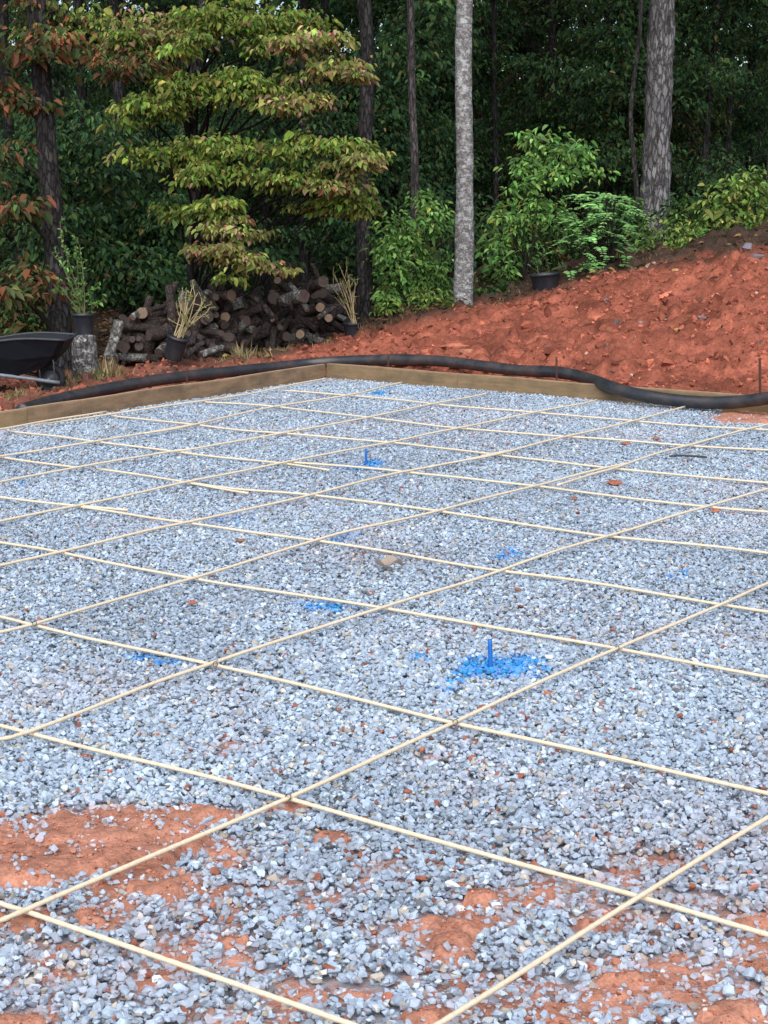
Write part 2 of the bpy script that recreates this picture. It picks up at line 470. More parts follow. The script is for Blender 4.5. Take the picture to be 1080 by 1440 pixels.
Q = np.stack([idx[:-1, :-1], idx[:-1, 1:], idx[1:, 1:], idx[1:, :-1]], -1).reshape(-1, 4)
cen = PP.reshape(-1, 3)[Q].mean(1)
Q = Q[behind(cen[:, 0], cen[:, 1])[0] < 0.0]
mb = MB(); mb.add(PP.reshape(-1, 3), Q, pc.reshape(-1, 3))
tag(mb.build('gravel_bed', M_pad, smooth=True), 'red clay and grey fines under the loose crushed stone', 'ground', kind='structure')

def hulls(count, npts, seed, flat=0.62):
    r = np.random.default_rng(seed); out = []
    for _ in range(count):
        bm = bmesh.new()
        p = r.normal(size=(npts, 3)); p /= np.linalg.norm(p, axis=1)[:, None]
        p *= r.uniform(0.82, 1.08, (npts, 1))
        p *= np.array([1.0, r.uniform(0.62, 0.9), flat * r.uniform(0.75, 1.15)])
        for q in p: bm.verts.new(q)
        res = bmesh.ops.convex_hull(bm, input=bm.verts)
        bmesh.ops.delete(bm, geom=list({g for g in res['geom_interior'] if isinstance(g, bmesh.types.BMVert)}), context='VERTS')
        bmesh.ops.triangulate(bm, faces=bm.faces[:])
        bm.verts.index_update()
        V = np.array([v.co[:] for v in bm.verts]); F = np.array([[v.index for v in f.verts] for f in bm.faces])
        bm.free(); out.append((V, F))
    return out

def rand_rot(n, tilt, r):
    """yaw uniform, tilt limited"""
    a = r.uniform(0, 2 * np.pi, n); tx = r.normal(0, tilt, n); ty = r.normal(0, tilt, n)
    ca_, sa = np.cos(a), np.sin(a); cx, sx = np.cos(tx), np.sin(tx); cy, sy = np.cos(ty), np.sin(ty)
    Rz = np.zeros((n, 3, 3)); Rz[:, 0, 0] = ca_; Rz[:, 0, 1] = -sa; Rz[:, 1, 0] = sa; Rz[:, 1, 1] = ca_; Rz[:, 2, 2] = 1
    Rx = np.zeros((n, 3, 3)); Rx[:, 0, 0] = 1; Rx[:, 1, 1] = cx; Rx[:, 1, 2] = -sx; Rx[:, 2, 1] = sx; Rx[:, 2, 2] = cx
    Ry = np.zeros((n, 3, 3)); Ry[:, 1, 1] = 1; Ry[:, 0, 0] = cy; Ry[:, 0, 2] = sy; Ry[:, 2, 0] = -sy; Ry[:, 2, 2] = cy
    return Ry @ Rx @ Rz

def scatter_hulls(mb, P, size, cols, protos, tilt, r):
    R = rand_rot(len(P), tilt, r); pid = r.integers(0, len(protos), len(P))
    for k, (V, F) in enumerate(protos):
        s = np.where(pid == k)[0]
        if not len(s): continue
        W = np.einsum('nij,vj->nvi', R[s], V) * size[s][:, None, None] + P[s][:, None]
        FF = (F[None] + (np.arange(len(s)) * len(V))[:, None, None]).reshape(-1, 3)
        mb.add(W.reshape(-1, 3), FF, np.repeat(cols[s], len(V), 0))

BLUE = [(694, 938, 52, 15, 1.3), (735, 930, 36, 10, .8), (655, 945, 22, 9, .9), (625, 968, 18, 5, .8), (592, 925, 17, 5, .8), (765, 940, 16, 6, .7), (640, 958, 20, 5, .7), (665, 925, 30, 5, .6), (750, 952, 18, 4, .7),
        (200, 924, 24, 5, .8), (240, 931, 26, 5, .75), (455, 853, 46, 8, .72), (475, 858, 22, 5, .6), (722, 777, 20, 6, .8), (705, 784, 18, 4, .6), (948, 812, 22, 5, .55), (965, 805, 9, 4, .8),
        (525, 652, 16, 6, .95), (500, 658, 30, 5, .7), (482, 656, 14, 4, .5), (480, 758, 20, 5, .7), (492, 752, 20, 4, .45), (325, 731, 36, 7, .4), (533, 553, 14, 4, .8), (545, 548, 10, 3, .4), (30, 681, 8, 4, .7), (15, 640, 20, 5, .35), (590, 550, 20, 6, .3)]

def scatter_gravel():
    out = MB()
    r = np.random.default_rng(101)
    near = hulls(26, 15, 1); far = hulls(18, 10, 2)
    for y0, y1, dens, protos in ((2.3, 5.6, 9000, near), (5.6, 9.0, 7200, far), (9.0, 14.4, 5600, far)):
        w = 0.245 * y1 + 0.65
        n = int(dens * (y1 - y0) * 2 * w)
        X = r.uniform(-w, w, n); Y = r.uniform(y0, y1, n)
        k = (np.abs(X) < 0.245 * Y + 0.6) & (behind(X, Y)[0] < -0.012)
        X, Y = X[k], Y[k]; n = len(X)
        P = np.stack([X, Y, np.zeros(n)], 1)
        c = clay_amt(P)
        sz = np.exp(r.normal(-.04, 0.38, n)) * 0.0104
        sz = np.clip(sz, 0.0042, 0.0175)
        big = r.random(n) < 0.012
        sz = np.where(big, sz * 1.25, sz)
        up = r.random(n) ** 1.5
        Z = -0.013 + undul(X, Y) + up * 0.017 - (sz - 0.011) * 0.5
        # stones thin out and sink where the clay comes up
        keep = r.random(n) < 1 - (0.50 + 0.46 * sstep(.40, .60, fbm(X * 13, Y * 13, 97, 2))) * sstep(0.30, 0.70, c) - 0.25 * sstep(0.05, 0.3, c)
        cz = -0.020 + undul(X, Y) + 0.027 * sstep(0.3, 0.75, c)
        Z = np.where(c > 0.3, cz + sz * r.uniform(-0.4, 0.3, n), Z)
        sz = np.where(c > 0.45, sz * r.uniform(0.45, 1.05, n), sz)
        P[:, 2] = Z
        v = np.exp(r.normal(0, 0.19, n))[:, None]
        col = np.array([0.345, 0.412, 0.495]) * v
        t = r.random(n)
        col = np.where((t < 0.07)[:, None], np.array([0.40, 0.36, 0.31]) * v, col)          # tan
        col = np.where(((t > 0.07) & (t < 0.088))[:, None], np.array([0.12, 0.12, 0.13]) * v, col)   # dark
        col = np.where(((t > 0.10) & (t < 0.122))[:, None], np.array([0.62, 0.63, 0.64]) * np.minimum(v, 1.15), col)  # quartz white
        rp = 0.006 + 0.10 * c + 0.02 * sstep(6, 4, Y) * (fbm(X * 3, Y * 3, 91, 3) > 0.55)
        isred = r.random(n) < rp
        col = np.where(isred[:, None], np.array([0.30, 0.105, 0.065]) * v, col)
        dust = (r.random(n) * (0.62 * sstep(0.12, 0.6, c) + .22 * sstep(.5, .75, fbm(X * 1.6, Y * 1.6, 93, 3))))[:, None]
        col = col * (0.80 + 0.42 * fbm(X * 1.3, Y * 1.3, 95, 3))[:, None]
        col = col * (1 - dust) + np.array([0.46, 0.24, 0.17]) * dust
        px, py = to_px(P)
        b = np.zeros(n)
        for bx, by, rx, ry2, s in BLUE:
            b = np.maximum(b, s * np.clip(1.35 - np.sqrt(((px - bx) / rx) ** 2 + ((py - by) / ry2) ** 2), 0, 1))
        isb = (r.random(n) < b * 1.15)
        bl = np.array([0.010, 0.25, 0.72]) * np.exp(r.normal(0, 0.22, n))[:, None]
        a = np.where(isb, r.uniform(0.55, 1.0, n) * np.clip(b * 1.6, 0.45, 1), 0)[:, None]
        col = col * (1 - a) + bl * a
        col = np.clip(col, 0.01, 0.62)
        P, sz, col = P[keep], sz[keep], col[keep]
        scatter_hulls(out, P, sz, col, protos, 0.42, r)
    n = 60000                                                  # crumbs of clay among the stones
    X = r.uniform(-1.9, 1.9, n); Y = r.uniform(2.4, 6.5, n)
    P = np.stack([X, Y, np.zeros(n)], 1); c = clay_amt(P)
    k = r.random(n) < np.clip(c * .9 + .02, 0, .9); P, c = P[k], c[k]; n = len(P)
    P[:, 2] = -0.020 + undul(P[:, 0], P[:, 1]) + 0.027 * sstep(0.3, 0.75, c) + .002
    scatter_hulls(out, P, np.exp(r.normal(-5.75, .42, n)), np.clip(np.array([0.40, 0.16, 0.10]) * np.exp(r.normal(0, .22, n))[:, None], .01, .7), far, .6, r)
    return tag(out.build('gravel', M_stone), 'loose blue grey crushed stone spread between the boards', 'gravel', kind='stuff')
scatter_gravel()

# ------------------------------------------------------------------ rods of the grid
def rod(pts, z, label, seed):
    P = np.array([at(x, y, z) for x, y in pts])
    Q = smooth_path(P, 0.06)
    L = np.arange(len(Q))
    Q[:, 2] += undul(Q[:, 0], Q[:, 1]) * 0.8 + 0.003 * (vnoise(L * 0.11, L * 0 + seed, 5) - 0.5) * 2
    # wound rib of the rod as small swelling rings near the camera
    near = Q[:, 1].min() < 6
    if near:
        Q = smooth_path(Q, 0.012)
        R = 0.0058 * (1 + 0.08 * np.sin(np.arange(len(Q)) * 2.1))
    else:
        R = np.full(len(Q), 0.0060)
    m = MB()
    o = Q[len(Q) // 2]
    add_tube(m, Q, R, 10)
    t = m.build('rebar_rod', M_rod, smooth=True, origin=o)
    return tag(t, label, 'rebar rod', 'pale fibreglass rods laid as a grid on the gravel')

ZA, ZB = 0.030, 0.018
RODS = [
 ([(470, 1532), (615, 1440), (740, 1361), (900, 1259), (1080, 1150), (1190, 1084)], ZA, 'pale rod crossing the bottom right corner, nearest of those climbing right'),
 ([(-90, 1326), (0, 1292), (30, 1280), (240, 1191), (403, 1121), (638, 1015), (867, 912), (1015, 850), (1080, 820), (1190, 776)], ZA, 'pale rod climbing right across the bare red clay patch at lower left'),
 ([(-80, 1062), (0, 1037), (38, 1027), (200, 966), (301, 933), (440, 886), (535, 856), (702, 802), (856, 752), (997, 711), (1080, 686), (1200, 652)], ZA, 'pale rod climbing right just above the tall blue stake, third from the camera'),
 ([(-80, 913), (0, 888), (45, 877), (270, 811), (443, 762), (615, 720), (755, 682), (820, 664), (880, 650)], ZA, 'long pale rod climbing right, ending at a double overlap right of the middle'),
 ([(784, 681.5), (835, 664.5), (867, 655.5), (963, 626), (1058, 603), (1080, 598), (1200, 570)], ZA + .002, 'shorter pale rod starting at the overlap and leaving at the right edge below the pipe'),
 ([(-80, 815), (0, 795), (82, 777), (260, 736), (435, 696), (560, 666), (640, 650), (718, 633)], ZA, 'long pale rod climbing right just in front of the small blue stake'),
 ([(602, 658), (650, 648), (700, 638), (800, 613), (891, 591), (963, 572)], ZA + .002, 'pale rod from a thick overlap to a free end beside the drooping pipe'),
 ([(-80, 751), (0, 734), (105, 712), (260, 678), (393, 652), (520, 625.5), (648, 600.5), (759, 578), (820, 567), (840, 562)], ZA, 'pale rod climbing right just behind the small blue stake to the right board'),
 ([(-80, 694), (0, 677), (111, 656), (236, 635), (277, 630), (399, 609), (520, 587), (623, 566), (687, 553)], ZA, 'pale rod climbing right in the far part of the grid, third from the left board'),
 ([(-80, 656), (0, 641), (139, 621), (278, 596)], ZA, 'pale rod from the left edge ending halfway along the far left gravel'),
 ([(203, 609.5), (260, 600), (385, 573), (490, 556), (543, 543), (566, 538)], ZA + .002, 'pale rod climbing right to the board just right of the corner'),
 ([(-80, 615), (0, 602.5), (70, 590), (150, 578)], 0.05, 'short pale rod lying against the left board, its end lifted'),
 ([(50, 597), (150, 582.5), (300, 562), (385, 546), (460, 531.5)], ZA, 'pale rod running close along the foot of the left board to the corner'),
 ([(-90, 1232), (0, 1269), (29, 1278.5), (120, 1310), (270, 1362), (490, 1440), (620, 1488)], ZB, 'pale rod falling right across the bottom left corner, nearest the camera'),
 ([(-90, 995), (0, 1017), (40, 1027), (165, 1060), (311, 1098), (403, 1122), (540, 1160), (690, 1201), (900, 1259), (1080, 1312), (1190, 1344)], ZB, 'pale rod falling right along the upper edge of the bare red clay patch'),
 ([(-90, 848), (0, 867), (47, 878), (170, 905), (300, 935), (540, 992), (640, 1016), (820, 1055), (1080, 1115), (1190, 1141)], ZB, 'pale rod falling right just in front of the tall blue stake'),
 ([(-90, 748), (0, 765), (80, 777), (270, 811), (540, 856), (725, 888), (865, 912), (1080, 952), (1190, 973)], ZB, 'pale rod falling right just behind the tall blue stake'),
 ([(-80, 690), (0, 700.5), (97, 711), (180, 717.5)], ZB + .001, 'pale rod from the left edge with its end lying beside a longer rod'),
 ([(104, 712), (183, 723.5), (262, 736), (430, 761), (560, 780), (702, 802), (1015, 850), (1080, 860), (1190, 878)], ZB, 'long pale rod falling right through the middle of the gravel'),
 ([(-80, 631), (0, 642), (60, 650), (115, 657)], ZB, 'short pale rod at the left edge stopping before a gap'),
 ([(136, 659), (200, 668), (271, 680), (349, 692.5)], ZB, 'short pale rod between two overlaps left of the middle'),
 ([(268, 678), (324, 685.5), (435, 696), (560, 713), (614, 720), (820, 748), (861, 753), (1080, 778), (1190, 791)], ZB + .001, 'long pale rod falling right, starting beside a shorter rod left of the middle'),
 ([(11, 605), (139, 623), (242, 634), (300, 641), (390, 651), (463, 662)], ZB, 'pale rod falling right from the left board to a blunt end'),
 ([(405, 650), (482, 656), (560, 663), (576, 665), (750, 682.5), (820, 692), (997, 712), (1080, 720), (1190, 731)], ZB + .001, 'long pale rod falling right past the foot of the small blue stake'),
 ([(155, 584), (258, 596), (382, 609), (552, 621), (590, 625), (698, 639), (780, 648), (866, 657), (1080, 677), (1190, 687)], ZB, 'pale rod falling right in the far gravel behind the small blue stake'),
 ([(285, 566), (393, 574), (510, 587), (645, 600.5), (780, 613), (969, 625), (1080, 632.5), (1190, 640)], ZB, 'second pale rod in front of the right board, running almost parallel to it'),
 ([(393, 548), (490, 556), (560, 563), (623, 570), (764, 580.5), (894, 591.5), (1041, 603.5), (1080, 606), (1190, 614)], ZB, 'farthest pale rod, close in front of the right board'),
]
for k, (pts, z, lab) in enumerate(RODS): rod(pts, z, lab, k)

# dark wire ties at the nearest crossings
for (x, y, lab) in [(403, 1121, 'dark wire tie twisted round the crossing right of the bare clay patch'), (301, 934, 'dark wire tie on the crossing at the end of the blue paint streak'),
                    (638, 1016, 'dark wire tie on the crossing below the tall blue stake'), (47, 877, 'dark wire tie on the crossing near the left edge'),
                    (866, 912, 'dark wire tie on the crossing right of the tall blue stake')]:
    c = at(x, y, 0.031); m = MB()
    a = np.linspace(0, 2.2 * np.pi, 22)
    u = np.array([0.75, 0.1, 0.0]); w = np.array([0.1, -0.2, 1.0])
    add_tube(m, c + 0.0092 * (np.cos(a)[:, None] * u + np.sin(a)[:, None] * w) + np.array([0.004, 0, 0]), 0.0012, 6)
    add_tube(m, [c + [0.008, -0.004, 0.012], c + [0.014, -0.006, 0.015]], 0.0012, 6)
    tag(m.build('wire_tie', M_twig, smooth=True, origin=c), lab, 'wire tie', 'wire ties on the rod crossings')

# ------------------------------------------------------------------ form boards
def board(p0, p1, top, nrm, mat, label, th=0.038, hh=0.14, zl=0.0):
    d = p1 - p0; L = np.linalg.norm(d); d /= L
    n3 = np.array([nrm[0], nrm[1], 0])
    c = np.array([*(p0 + p1) / 2, 0]) + n3 * th / 2 + [0, 0, top - hh / 2]
    m = MB()
    V = []; ns = max(6, int(L / 0.12))
    for i in range(ns + 1):
        t = -0.5 + i / ns
        w = 0.005 * math.sin(i * 0.7 + top * 50) + 0.003 * math.sin(i * 1.9)
        zz = 0.003 * math.sin(i * 0.45)
        for (a, b) in ((-.5, -.5), (.5, -.5), (.5, .44), (.42, .5), (-.42, .5), (-.5, .44)):
            V.append([t * L, a * th + w, b * hh + zz])
    V = np.array(V); i = np.arange(ns)[:, None] * 6; j = np.arange(6)[None]; k = (j + 1) % 6
    Qb = np.stack([i + j, i + k, i + 6 + k, i + 6 + j], -1)
    m.add(V, np.delete(Qb, 3, axis=1).reshape(-1, 4))
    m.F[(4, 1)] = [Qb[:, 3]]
    m.F.setdefault((6, 0), []).append(np.array([[5, 4, 3, 2, 1, 0], [ns * 6 + q for q in range(6)]]))
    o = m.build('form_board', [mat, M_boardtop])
    o.matrix_basis = Matrix(((d[0], -d[1], 0, c[0]), (d[1], d[0], 0, c[1]), (0, 0, 1, c[2]), (0, 0, 0, 1)))
    return tag(o, label, 'board', 'boards framing the gravel')

P2 = lambda a: a[:2]
lj = at(41, 597)[:2]; lj2 = at(121, 585.5)[:2]
lend = P2(B_LEFT) + DL * 0.9
pj = lambda p: P2(B_COR) + DL * ((p - P2(B_COR)) @ DL)
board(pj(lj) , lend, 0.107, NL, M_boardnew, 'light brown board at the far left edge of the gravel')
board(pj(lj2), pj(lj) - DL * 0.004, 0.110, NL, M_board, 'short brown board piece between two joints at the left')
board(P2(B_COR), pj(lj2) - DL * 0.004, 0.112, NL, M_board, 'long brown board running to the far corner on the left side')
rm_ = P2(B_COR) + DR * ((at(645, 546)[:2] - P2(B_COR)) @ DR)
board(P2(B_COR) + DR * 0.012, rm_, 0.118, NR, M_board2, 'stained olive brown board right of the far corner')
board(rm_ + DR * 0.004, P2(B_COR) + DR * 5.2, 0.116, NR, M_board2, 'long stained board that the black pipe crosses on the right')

# ------------------------------------------------------------------ black pipe
PIPE = [(30, 577, 11.6), (62, 567, 12.0), (120, 553.5, 12.45), (200, 538, 13.0), (263, 529, 13.4), (340, 521, 13.85), (400, 515, 14.2), (455, 509.5, 14.35), (545, 506, 14.1),
        (620, 508, 13.8), (680, 515, 13.5), (730, 521, 13.25), (783, 523.5, 12.95), (822, 531, 12.7), (860, 544.5, 12.25), (900, 555.5, 12.02), (950, 563, 11.85), (1000, 566.5, 11.7),
        (1050, 564, 11.55), (1090, 558, 11.4), (1170, 545, 11.2), (1260, 540, 11.0)]
PP_ = smooth_path([atd(*p) for p in PIPE], 0.035)
m = MB()
add_tube(m, PP_, 0.0435 + 0.0035 * vnoise(np.arange(len(PP_)) * .3, np.zeros(len(PP_)), 8), 22, nf=3)
tag(m.build('drain_pipe', M_pipe, smooth=True, origin=PP_[len(PP_) // 2]), 'long black plastic drain pipe snaking behind and over the boards', 'pipe')

# ------------------------------------------------------------------ stakes
def stake(px, ytop, ybot, Y, r, mat, label, name='steel_stake', lean=0.0, grp=None):
    b = atd(px, ybot, Y); t = atd(px + lean, ytop, Y)
    b = b - (t - b) / np.linalg.norm(t - b) * 0.12
    m = MB(); n = 14
    P = b + (t - b) * np.linspace(0, 1, n)[:, None]
    add_tube(m, P, r * (1 + 0.06 * np.sin(np.arange(n) * 2.4)), 9)
    return tag(m.build(name, mat, smooth=True, origin=b), label, 'stake', grp)
stake(18, 566, 590, 11.15, 0.008, M_rust, 'rusty stake behind the board at the far left', grp='rusty stakes by the boards', lean=1)
stake(263, 517, 536, 13.25, 0.007, M_rust, 'short rusty stake against the pipe left of the corner', grp='rusty stakes by the boards')
stake(546, 498, 522, 13.9, 0.008, M_rust, 'rusty stake holding the pipe right of the far corner', grp='rusty stakes by the boards')
stake(783, 502, 537, 12.75, 0.008, M_rust, 'rusty stake standing above the pipe before it drops over the board', grp='rusty stakes by the boards', lean=-.5)
stake(1069, 503, 556, 11.9, 0.009, M_rust, 'tallest rusty stake, at the right edge of the bank', grp='rusty stakes by the boards', lean=-.5)
y0 = at(690, 940)[1]; stake(690, 899, 944, y0, 0.0075, M_blue, 'taller blue sprayed stake standing in a patch of blue stones', 'blue_stake', -1)
y0 = at(515, 655)[1]; stake(515, 632, 658, y0, 0.0075, M_blue, 'small far blue sprayed stake beside blue stones', 'blue_stake', -.5)

# ------------------------------------------------------------------ leaves
def leaf_geo(mb, P, D, N, L, W, C, fine=True, fold=0.25, curl=0.25):
    """many separate leaves into mb: base P, direction D, normal N"""
    n = len(P)
    D = D / (np.linalg.norm(D, axis=1)[:, None] + 1e-9)
    S = np.cross(D, N); S /= np.linalg.norm(S, axis=1)[:, None] + 1e-9
    N = np.cross(S, D)
    L = L[:, None]; W = W[:, None]
    dn = -N * L * curl
    if fine:
        b = P; t = P + D * L + dn
        l1 = P + D * L * .28 + S * W * .42 + N * W * fold; r1 = P + D * L * .28 - S * W * .42 + N * W * fold
        l2 = P + D * L * .66 + S * W * .40 + N * W * fold + dn * .45; r2 = P + D * L * .66 - S * W * .40 + N * W * fold + dn * .45
        V = np.stack([b, l1, l2, t, r2, r1], 1).reshape(-1, 3)
        F = np.concatenate([np.arange(n)[:, None] * 6 + [0, 3, 2, 1], np.arange(n)[:, None] * 6 + [0, 5, 4, 3]])
        mb.add(V, F, np.repeat(C, 6, 0))
    else:
        t = P + D * L + dn
        l = P + D * L * .45 + S * W * .5 + N * W * fold; r = P + D * L * .45 - S * W * .5 + N * W * fold
        V = np.stack([P, l, t, r], 1).reshape(-1, 3)
        i = np.arange(n)[:, None] * 4
        mb.add(V, np.concatenate([i + [0, 2, 1], i + [0, 3, 2]]), np.repeat(C, 4, 0))

def palette(n, pal, r, jit=0.3):
    w = np.array([p[1] for p in pal], float); w /= w.sum()
    k = r.choice(len(pal), n, p=w)
    c = np.array([p[0] for p in pal], float)[k]
    return np.clip(c * np.exp(r.normal(0, jit, n))[:, None] * np.exp(r.normal(0, .07, (n, 3))), 0.003, 0.8)

GREEN = [((0.055, 0.12, 0.03), 3), ((0.08, 0.15, 0.035), 2), ((0.035, 0.085, 0.03), 2)]
DEEP = [((0.060, 0.132, 0.045), 3), ((0.10, 0.178, 0.052), 2), ((0.040, 0.098, 0.046), 2.4), ((0.17, 0.135, 0.05), .35)]
DEEPBROWN = [((0.07, 0.14, 0.045), 3), ((0.18, 0.13, 0.05), .9), ((0.13, 0.17, 0.045), 1)]
DOG = [((0.22, 0.28, 0.05), 3), ((0.15, 0.26, 0.05), 3), ((0.31, 0.31, 0.08), 1.5), ((0.34, 0.21, 0.12), .3)]
DOGRED = [((0.28, 0.27, 0.08), 3), ((0.40, 0.25, 0.16), 1.4), ((0.20, 0.27, 0.06), 2.5), ((0.42, 0.15, 0.09), .2)]
RUST = [((0.19, 0.085, 0.04), 1.1), ((0.28, 0.115, 0.05), .8), ((0.11, 0.12, 0.035), 2.2), ((0.07, 0.11, 0.035), 2), ((0.36, 0.11, 0.06), .35)]
BRIGHT = [((0.21, 0.40, 0.10), 3), ((0.29, 0.48, 0.13), 2), ((0.13, 0.28, 0.08), 2), ((0.42, 0.40, 0.10), .18)]
YELGR = [((0.19, 0.31, 0.07), 3), ((0.29, 0.34, 0.08), 2), ((0.12, 0.23, 0.055), 2), ((0.48, 0.42, 0.12), .4)]
BLUEGR = [((0.22, 0.45, 0.14), 3), ((0.30, 0.53, 0.17), 2), ((0.13, 0.29, 0.09), 2)]

def spray(mb, c, size, n, L, pal, r, droop=0.6, flat=True, clumps=None, fine=True, jit=0.28, up=0.75, wr=0.55, tight=1.0):
    """leaves in tiered clumps inside an ellipsoid of half sizes `size`"""
    c = np.asarray(c, float); size = np.asarray(size, float)
    k = clumps or max(3, n // 40)
    q = r.normal(size=(k, 3)); q /= np.linalg.norm(q, axis=1)[:, None]
    q *= r.random((k, 1)) ** 0.45
    cc = c + q * size
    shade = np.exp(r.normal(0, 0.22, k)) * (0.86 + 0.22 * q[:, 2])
    kid = r.integers(0, k, n)
    ang = r.uniform(0, 2 * np.pi, n); rad = np.sqrt(r.random(n))
    cs = 0.20 + 0.16 * r.random(k)
    cs = cs * tight * (size[:2].mean() / 0.6) ** 0.5
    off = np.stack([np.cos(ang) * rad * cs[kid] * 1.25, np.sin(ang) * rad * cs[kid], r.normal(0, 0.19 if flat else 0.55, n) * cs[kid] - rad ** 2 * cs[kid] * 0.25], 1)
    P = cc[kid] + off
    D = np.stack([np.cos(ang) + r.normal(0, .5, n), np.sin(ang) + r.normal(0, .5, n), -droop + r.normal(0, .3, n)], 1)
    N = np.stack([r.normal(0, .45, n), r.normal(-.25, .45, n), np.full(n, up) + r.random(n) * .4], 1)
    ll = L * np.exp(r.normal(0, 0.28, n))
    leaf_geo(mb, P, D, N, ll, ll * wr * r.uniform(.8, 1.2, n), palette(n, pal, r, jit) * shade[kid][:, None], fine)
    return cc

def limb(mb, a, b, r0, r1, r, sag=0.12, seg=6):
    a = np.asarray(a, float); b = np.asarray(b, float)
    L = np.linalg.norm(b - a)
    mid = [a + (b - a) * t + r.normal(0, 0.035 * L, 3) + np.array([0, 0, sag * L * math.sin(math.pi * t)]) for t in (.33, .66)]
    P = smooth_path([a, *mid, b], max(0.06, L / 9))
    add_tube(mb, P, np.linspace(r0, r1, len(P)), seg, rough=.1, cap=False)

def trunk_path(base, top, r, wob=0.03, n=9):
    t = np.linspace(0, 1, n)[:, None]
    P = np.asarray(base) + (np.asarray(top) - np.asarray(base)) * t
    P[1:-1, :2] += r.normal(0, wob, (n - 2, 2))
    return P

def tree(name, base, top, rad, mat, label, group=None, sprays=(), pal=GREEN, L=0.09, seed=0, limbs_from=(0.4, 0.95), high=None, leafmat=None, rough=0.06, wob=0.03, fine=True, seg=14, flare=1.25, tight=1.0):
    """trunk with limbs reaching every foliage spray, crown of leaves; high = (z0, z1, spread, n, leaf) upper crown"""
    r = np.random.default_rng(seed)
    base = np.asarray(base, float); top = np.asarray(top, float)
    root = empty(name, base, label, 'tree', group)
    P = smooth_path(trunk_path(base - [0, 0, .15], top, r, wob), 0.10 if seg > 10 else 0.3)
    t = np.linspace(0, 1, len(P))
    R = rad * (1 - 0.55 * t ** 1.3) * (1 + (flare - 1) * np.exp(-t * 22))
    mt = MB(); add_tube(mt, P, R, seg, rough=rough, seed=seed, nf=9)
    ml = MB(); mc = MB()
    at_t = lambda f: P[int(f * (len(P) - 1))]
    H = top[2] - base[2]
    for s in sprays:
        c, size, n, pl = s[0], s[1], s[2], s[3] if len(s) > 3 and s[3] else pal
        cc = spray(mc, c, size, n, L, pl, r, fine=fine, tight=tight)
        zf = np.clip((c[2] - 0.35 * np.linalg.norm(np.asarray(c)[:2] - base[:2]) - base[2]) / H, 0.04, .97)
        a = at_t(zf); limb(ml, a, c, max(0.012, rad * .3), 0.007, r)
        for q in cc[:: max(1, len(cc) // 7)]: limb(ml, a + (np.asarray(c) - a) * r.uniform(.55, .95), q, 0.007, 0.003, r, 0.05, 4)
    if high:
        z0, z1, sp, n, lf = high
        zc = (z0 + z1) / 2
        c = np.array([top[0], top[1], zc])
        cc = spray(mc, c, (sp, sp, (z1 - z0) / 2), n, lf, pal, r, fine=False, flat=False, clumps=max(12, n // 25))
        for q in cc[:14]:
            a = at_t(np.clip((q[2] - 0.8 - base[2]) / H, .3, .98)); limb(ml, a, q, rad * .25, 0.01, r, 0.05, 5)
    for (kk, mi), fl in ml.F.items():
        mt.F.setdefault((kk, 1), []).extend([f + mt.n for f in fl])
    mt.V += ml.V; mt.C += ml.C; mt.n += ml.n
    mt.build('trunk', [mat, M_limb], root, smooth=True)
    if mc.n: mc.build('crown', leafmat or M_leaf, root)
    return root

def gnd(px, Y):
    """point on the ground under pixel column px at distance Y"""
    X = (px - 540) / FPX * Y * 1.0
    return np.array([X, Y, float(ground_z(X, Y, False))])

def up_to(px, Y, z): return np.array([(px - 540) / FPX * Y, Y, z])

# foremost trunks ------------------------------------------------------------
tree('pine_tree', gnd(914, 22), up_to(919, 22.0, 15), 0.182, M_pine, 'thick pine trunk with plated grey bark at the right behind the bank', pal=DEEP, L=.1, seed=1, high=(9, 15, 2.6, 1800, .35), rough=.12, wob=.02, seg=28, flare=1.1, leafmat=M_farleaf)
tree('pale_barked_tree', gnd(651, 18), up_to(646, 18.2, 12), 0.094, M_pale, 'slender pale grey lichened trunk standing at the edge of the red bank', pal=GREEN, L=.1, seed=2, high=(7.5, 12, 2.2, 1500, .3), rough=.09, wob=.035, seg=22, flare=1.25)
tree('thin_tree', gnd(577, 20), up_to(574, 20.3, 11), 0.050, M_brown, 'thin brown grey trunk left of the pale trunk', pal=DEEP, seed=3, high=(7, 11, 1.8, 900, .3), wob=.025, seg=14, leafmat=M_farleaf)
tree('dark_tree', gnd(515, 18.7), up_to(500, 19.2, 12), 0.085, M_dark, 'dark trunk rising behind the pot at the right end of the wood heap', pal=DEEP, seed=4, high=(6.5, 12, 2.4, 1300, .3), wob=.03, seg=16, leafmat=M_farleaf)
tree('edge_tree', gnd(1077, 23), up_to(1070, 23.4, 12), 0.07, M_brown, 'brown grey trunk cut off by the right edge of the picture', pal=DEEP, seed=5, high=(6.5, 12, 2.4, 1200, .3), seg=14, leafmat=M_farleaf)
tree('sapling_trunk', gnd(888, 22.6), up_to(880, 22.8, 9), 0.032, M_brown, 'very thin pale sapling trunk just left of the thick pine', pal=DEEP, seed=6, high=(5.2, 9, 1.3, 500, .25), wob=.03, seg=12, leafmat=M_farleaf)
tree('dark_tree', gnd(88, 16.2), up_to(40, 17.6, 11), 0.105, M_dark, 'dark leaning trunk close behind the stump that carries a pot', pal=RUST, seed=7, high=(6, 11, 2.6, 1500, .28), wob=.03, seg=16,
     sprays=[(atd(20, 130, 16.4), (.35, .35, .22), 330, RUST), (atd(15, 300, 16.0), (.26, .3, .22), 260, RUST), (atd(-20, 210, 16.2), (.3, .3, .3), 320, RUST), (atd(40, 395, 15.8), (.24, .25, .2), 190, RUST), (atd(0, 420, 15.6), (.22, .22, .16), 150, RUST), (atd(30, 60, 16.2), (.5, .4, .2), 420, RUST)], L=.085)

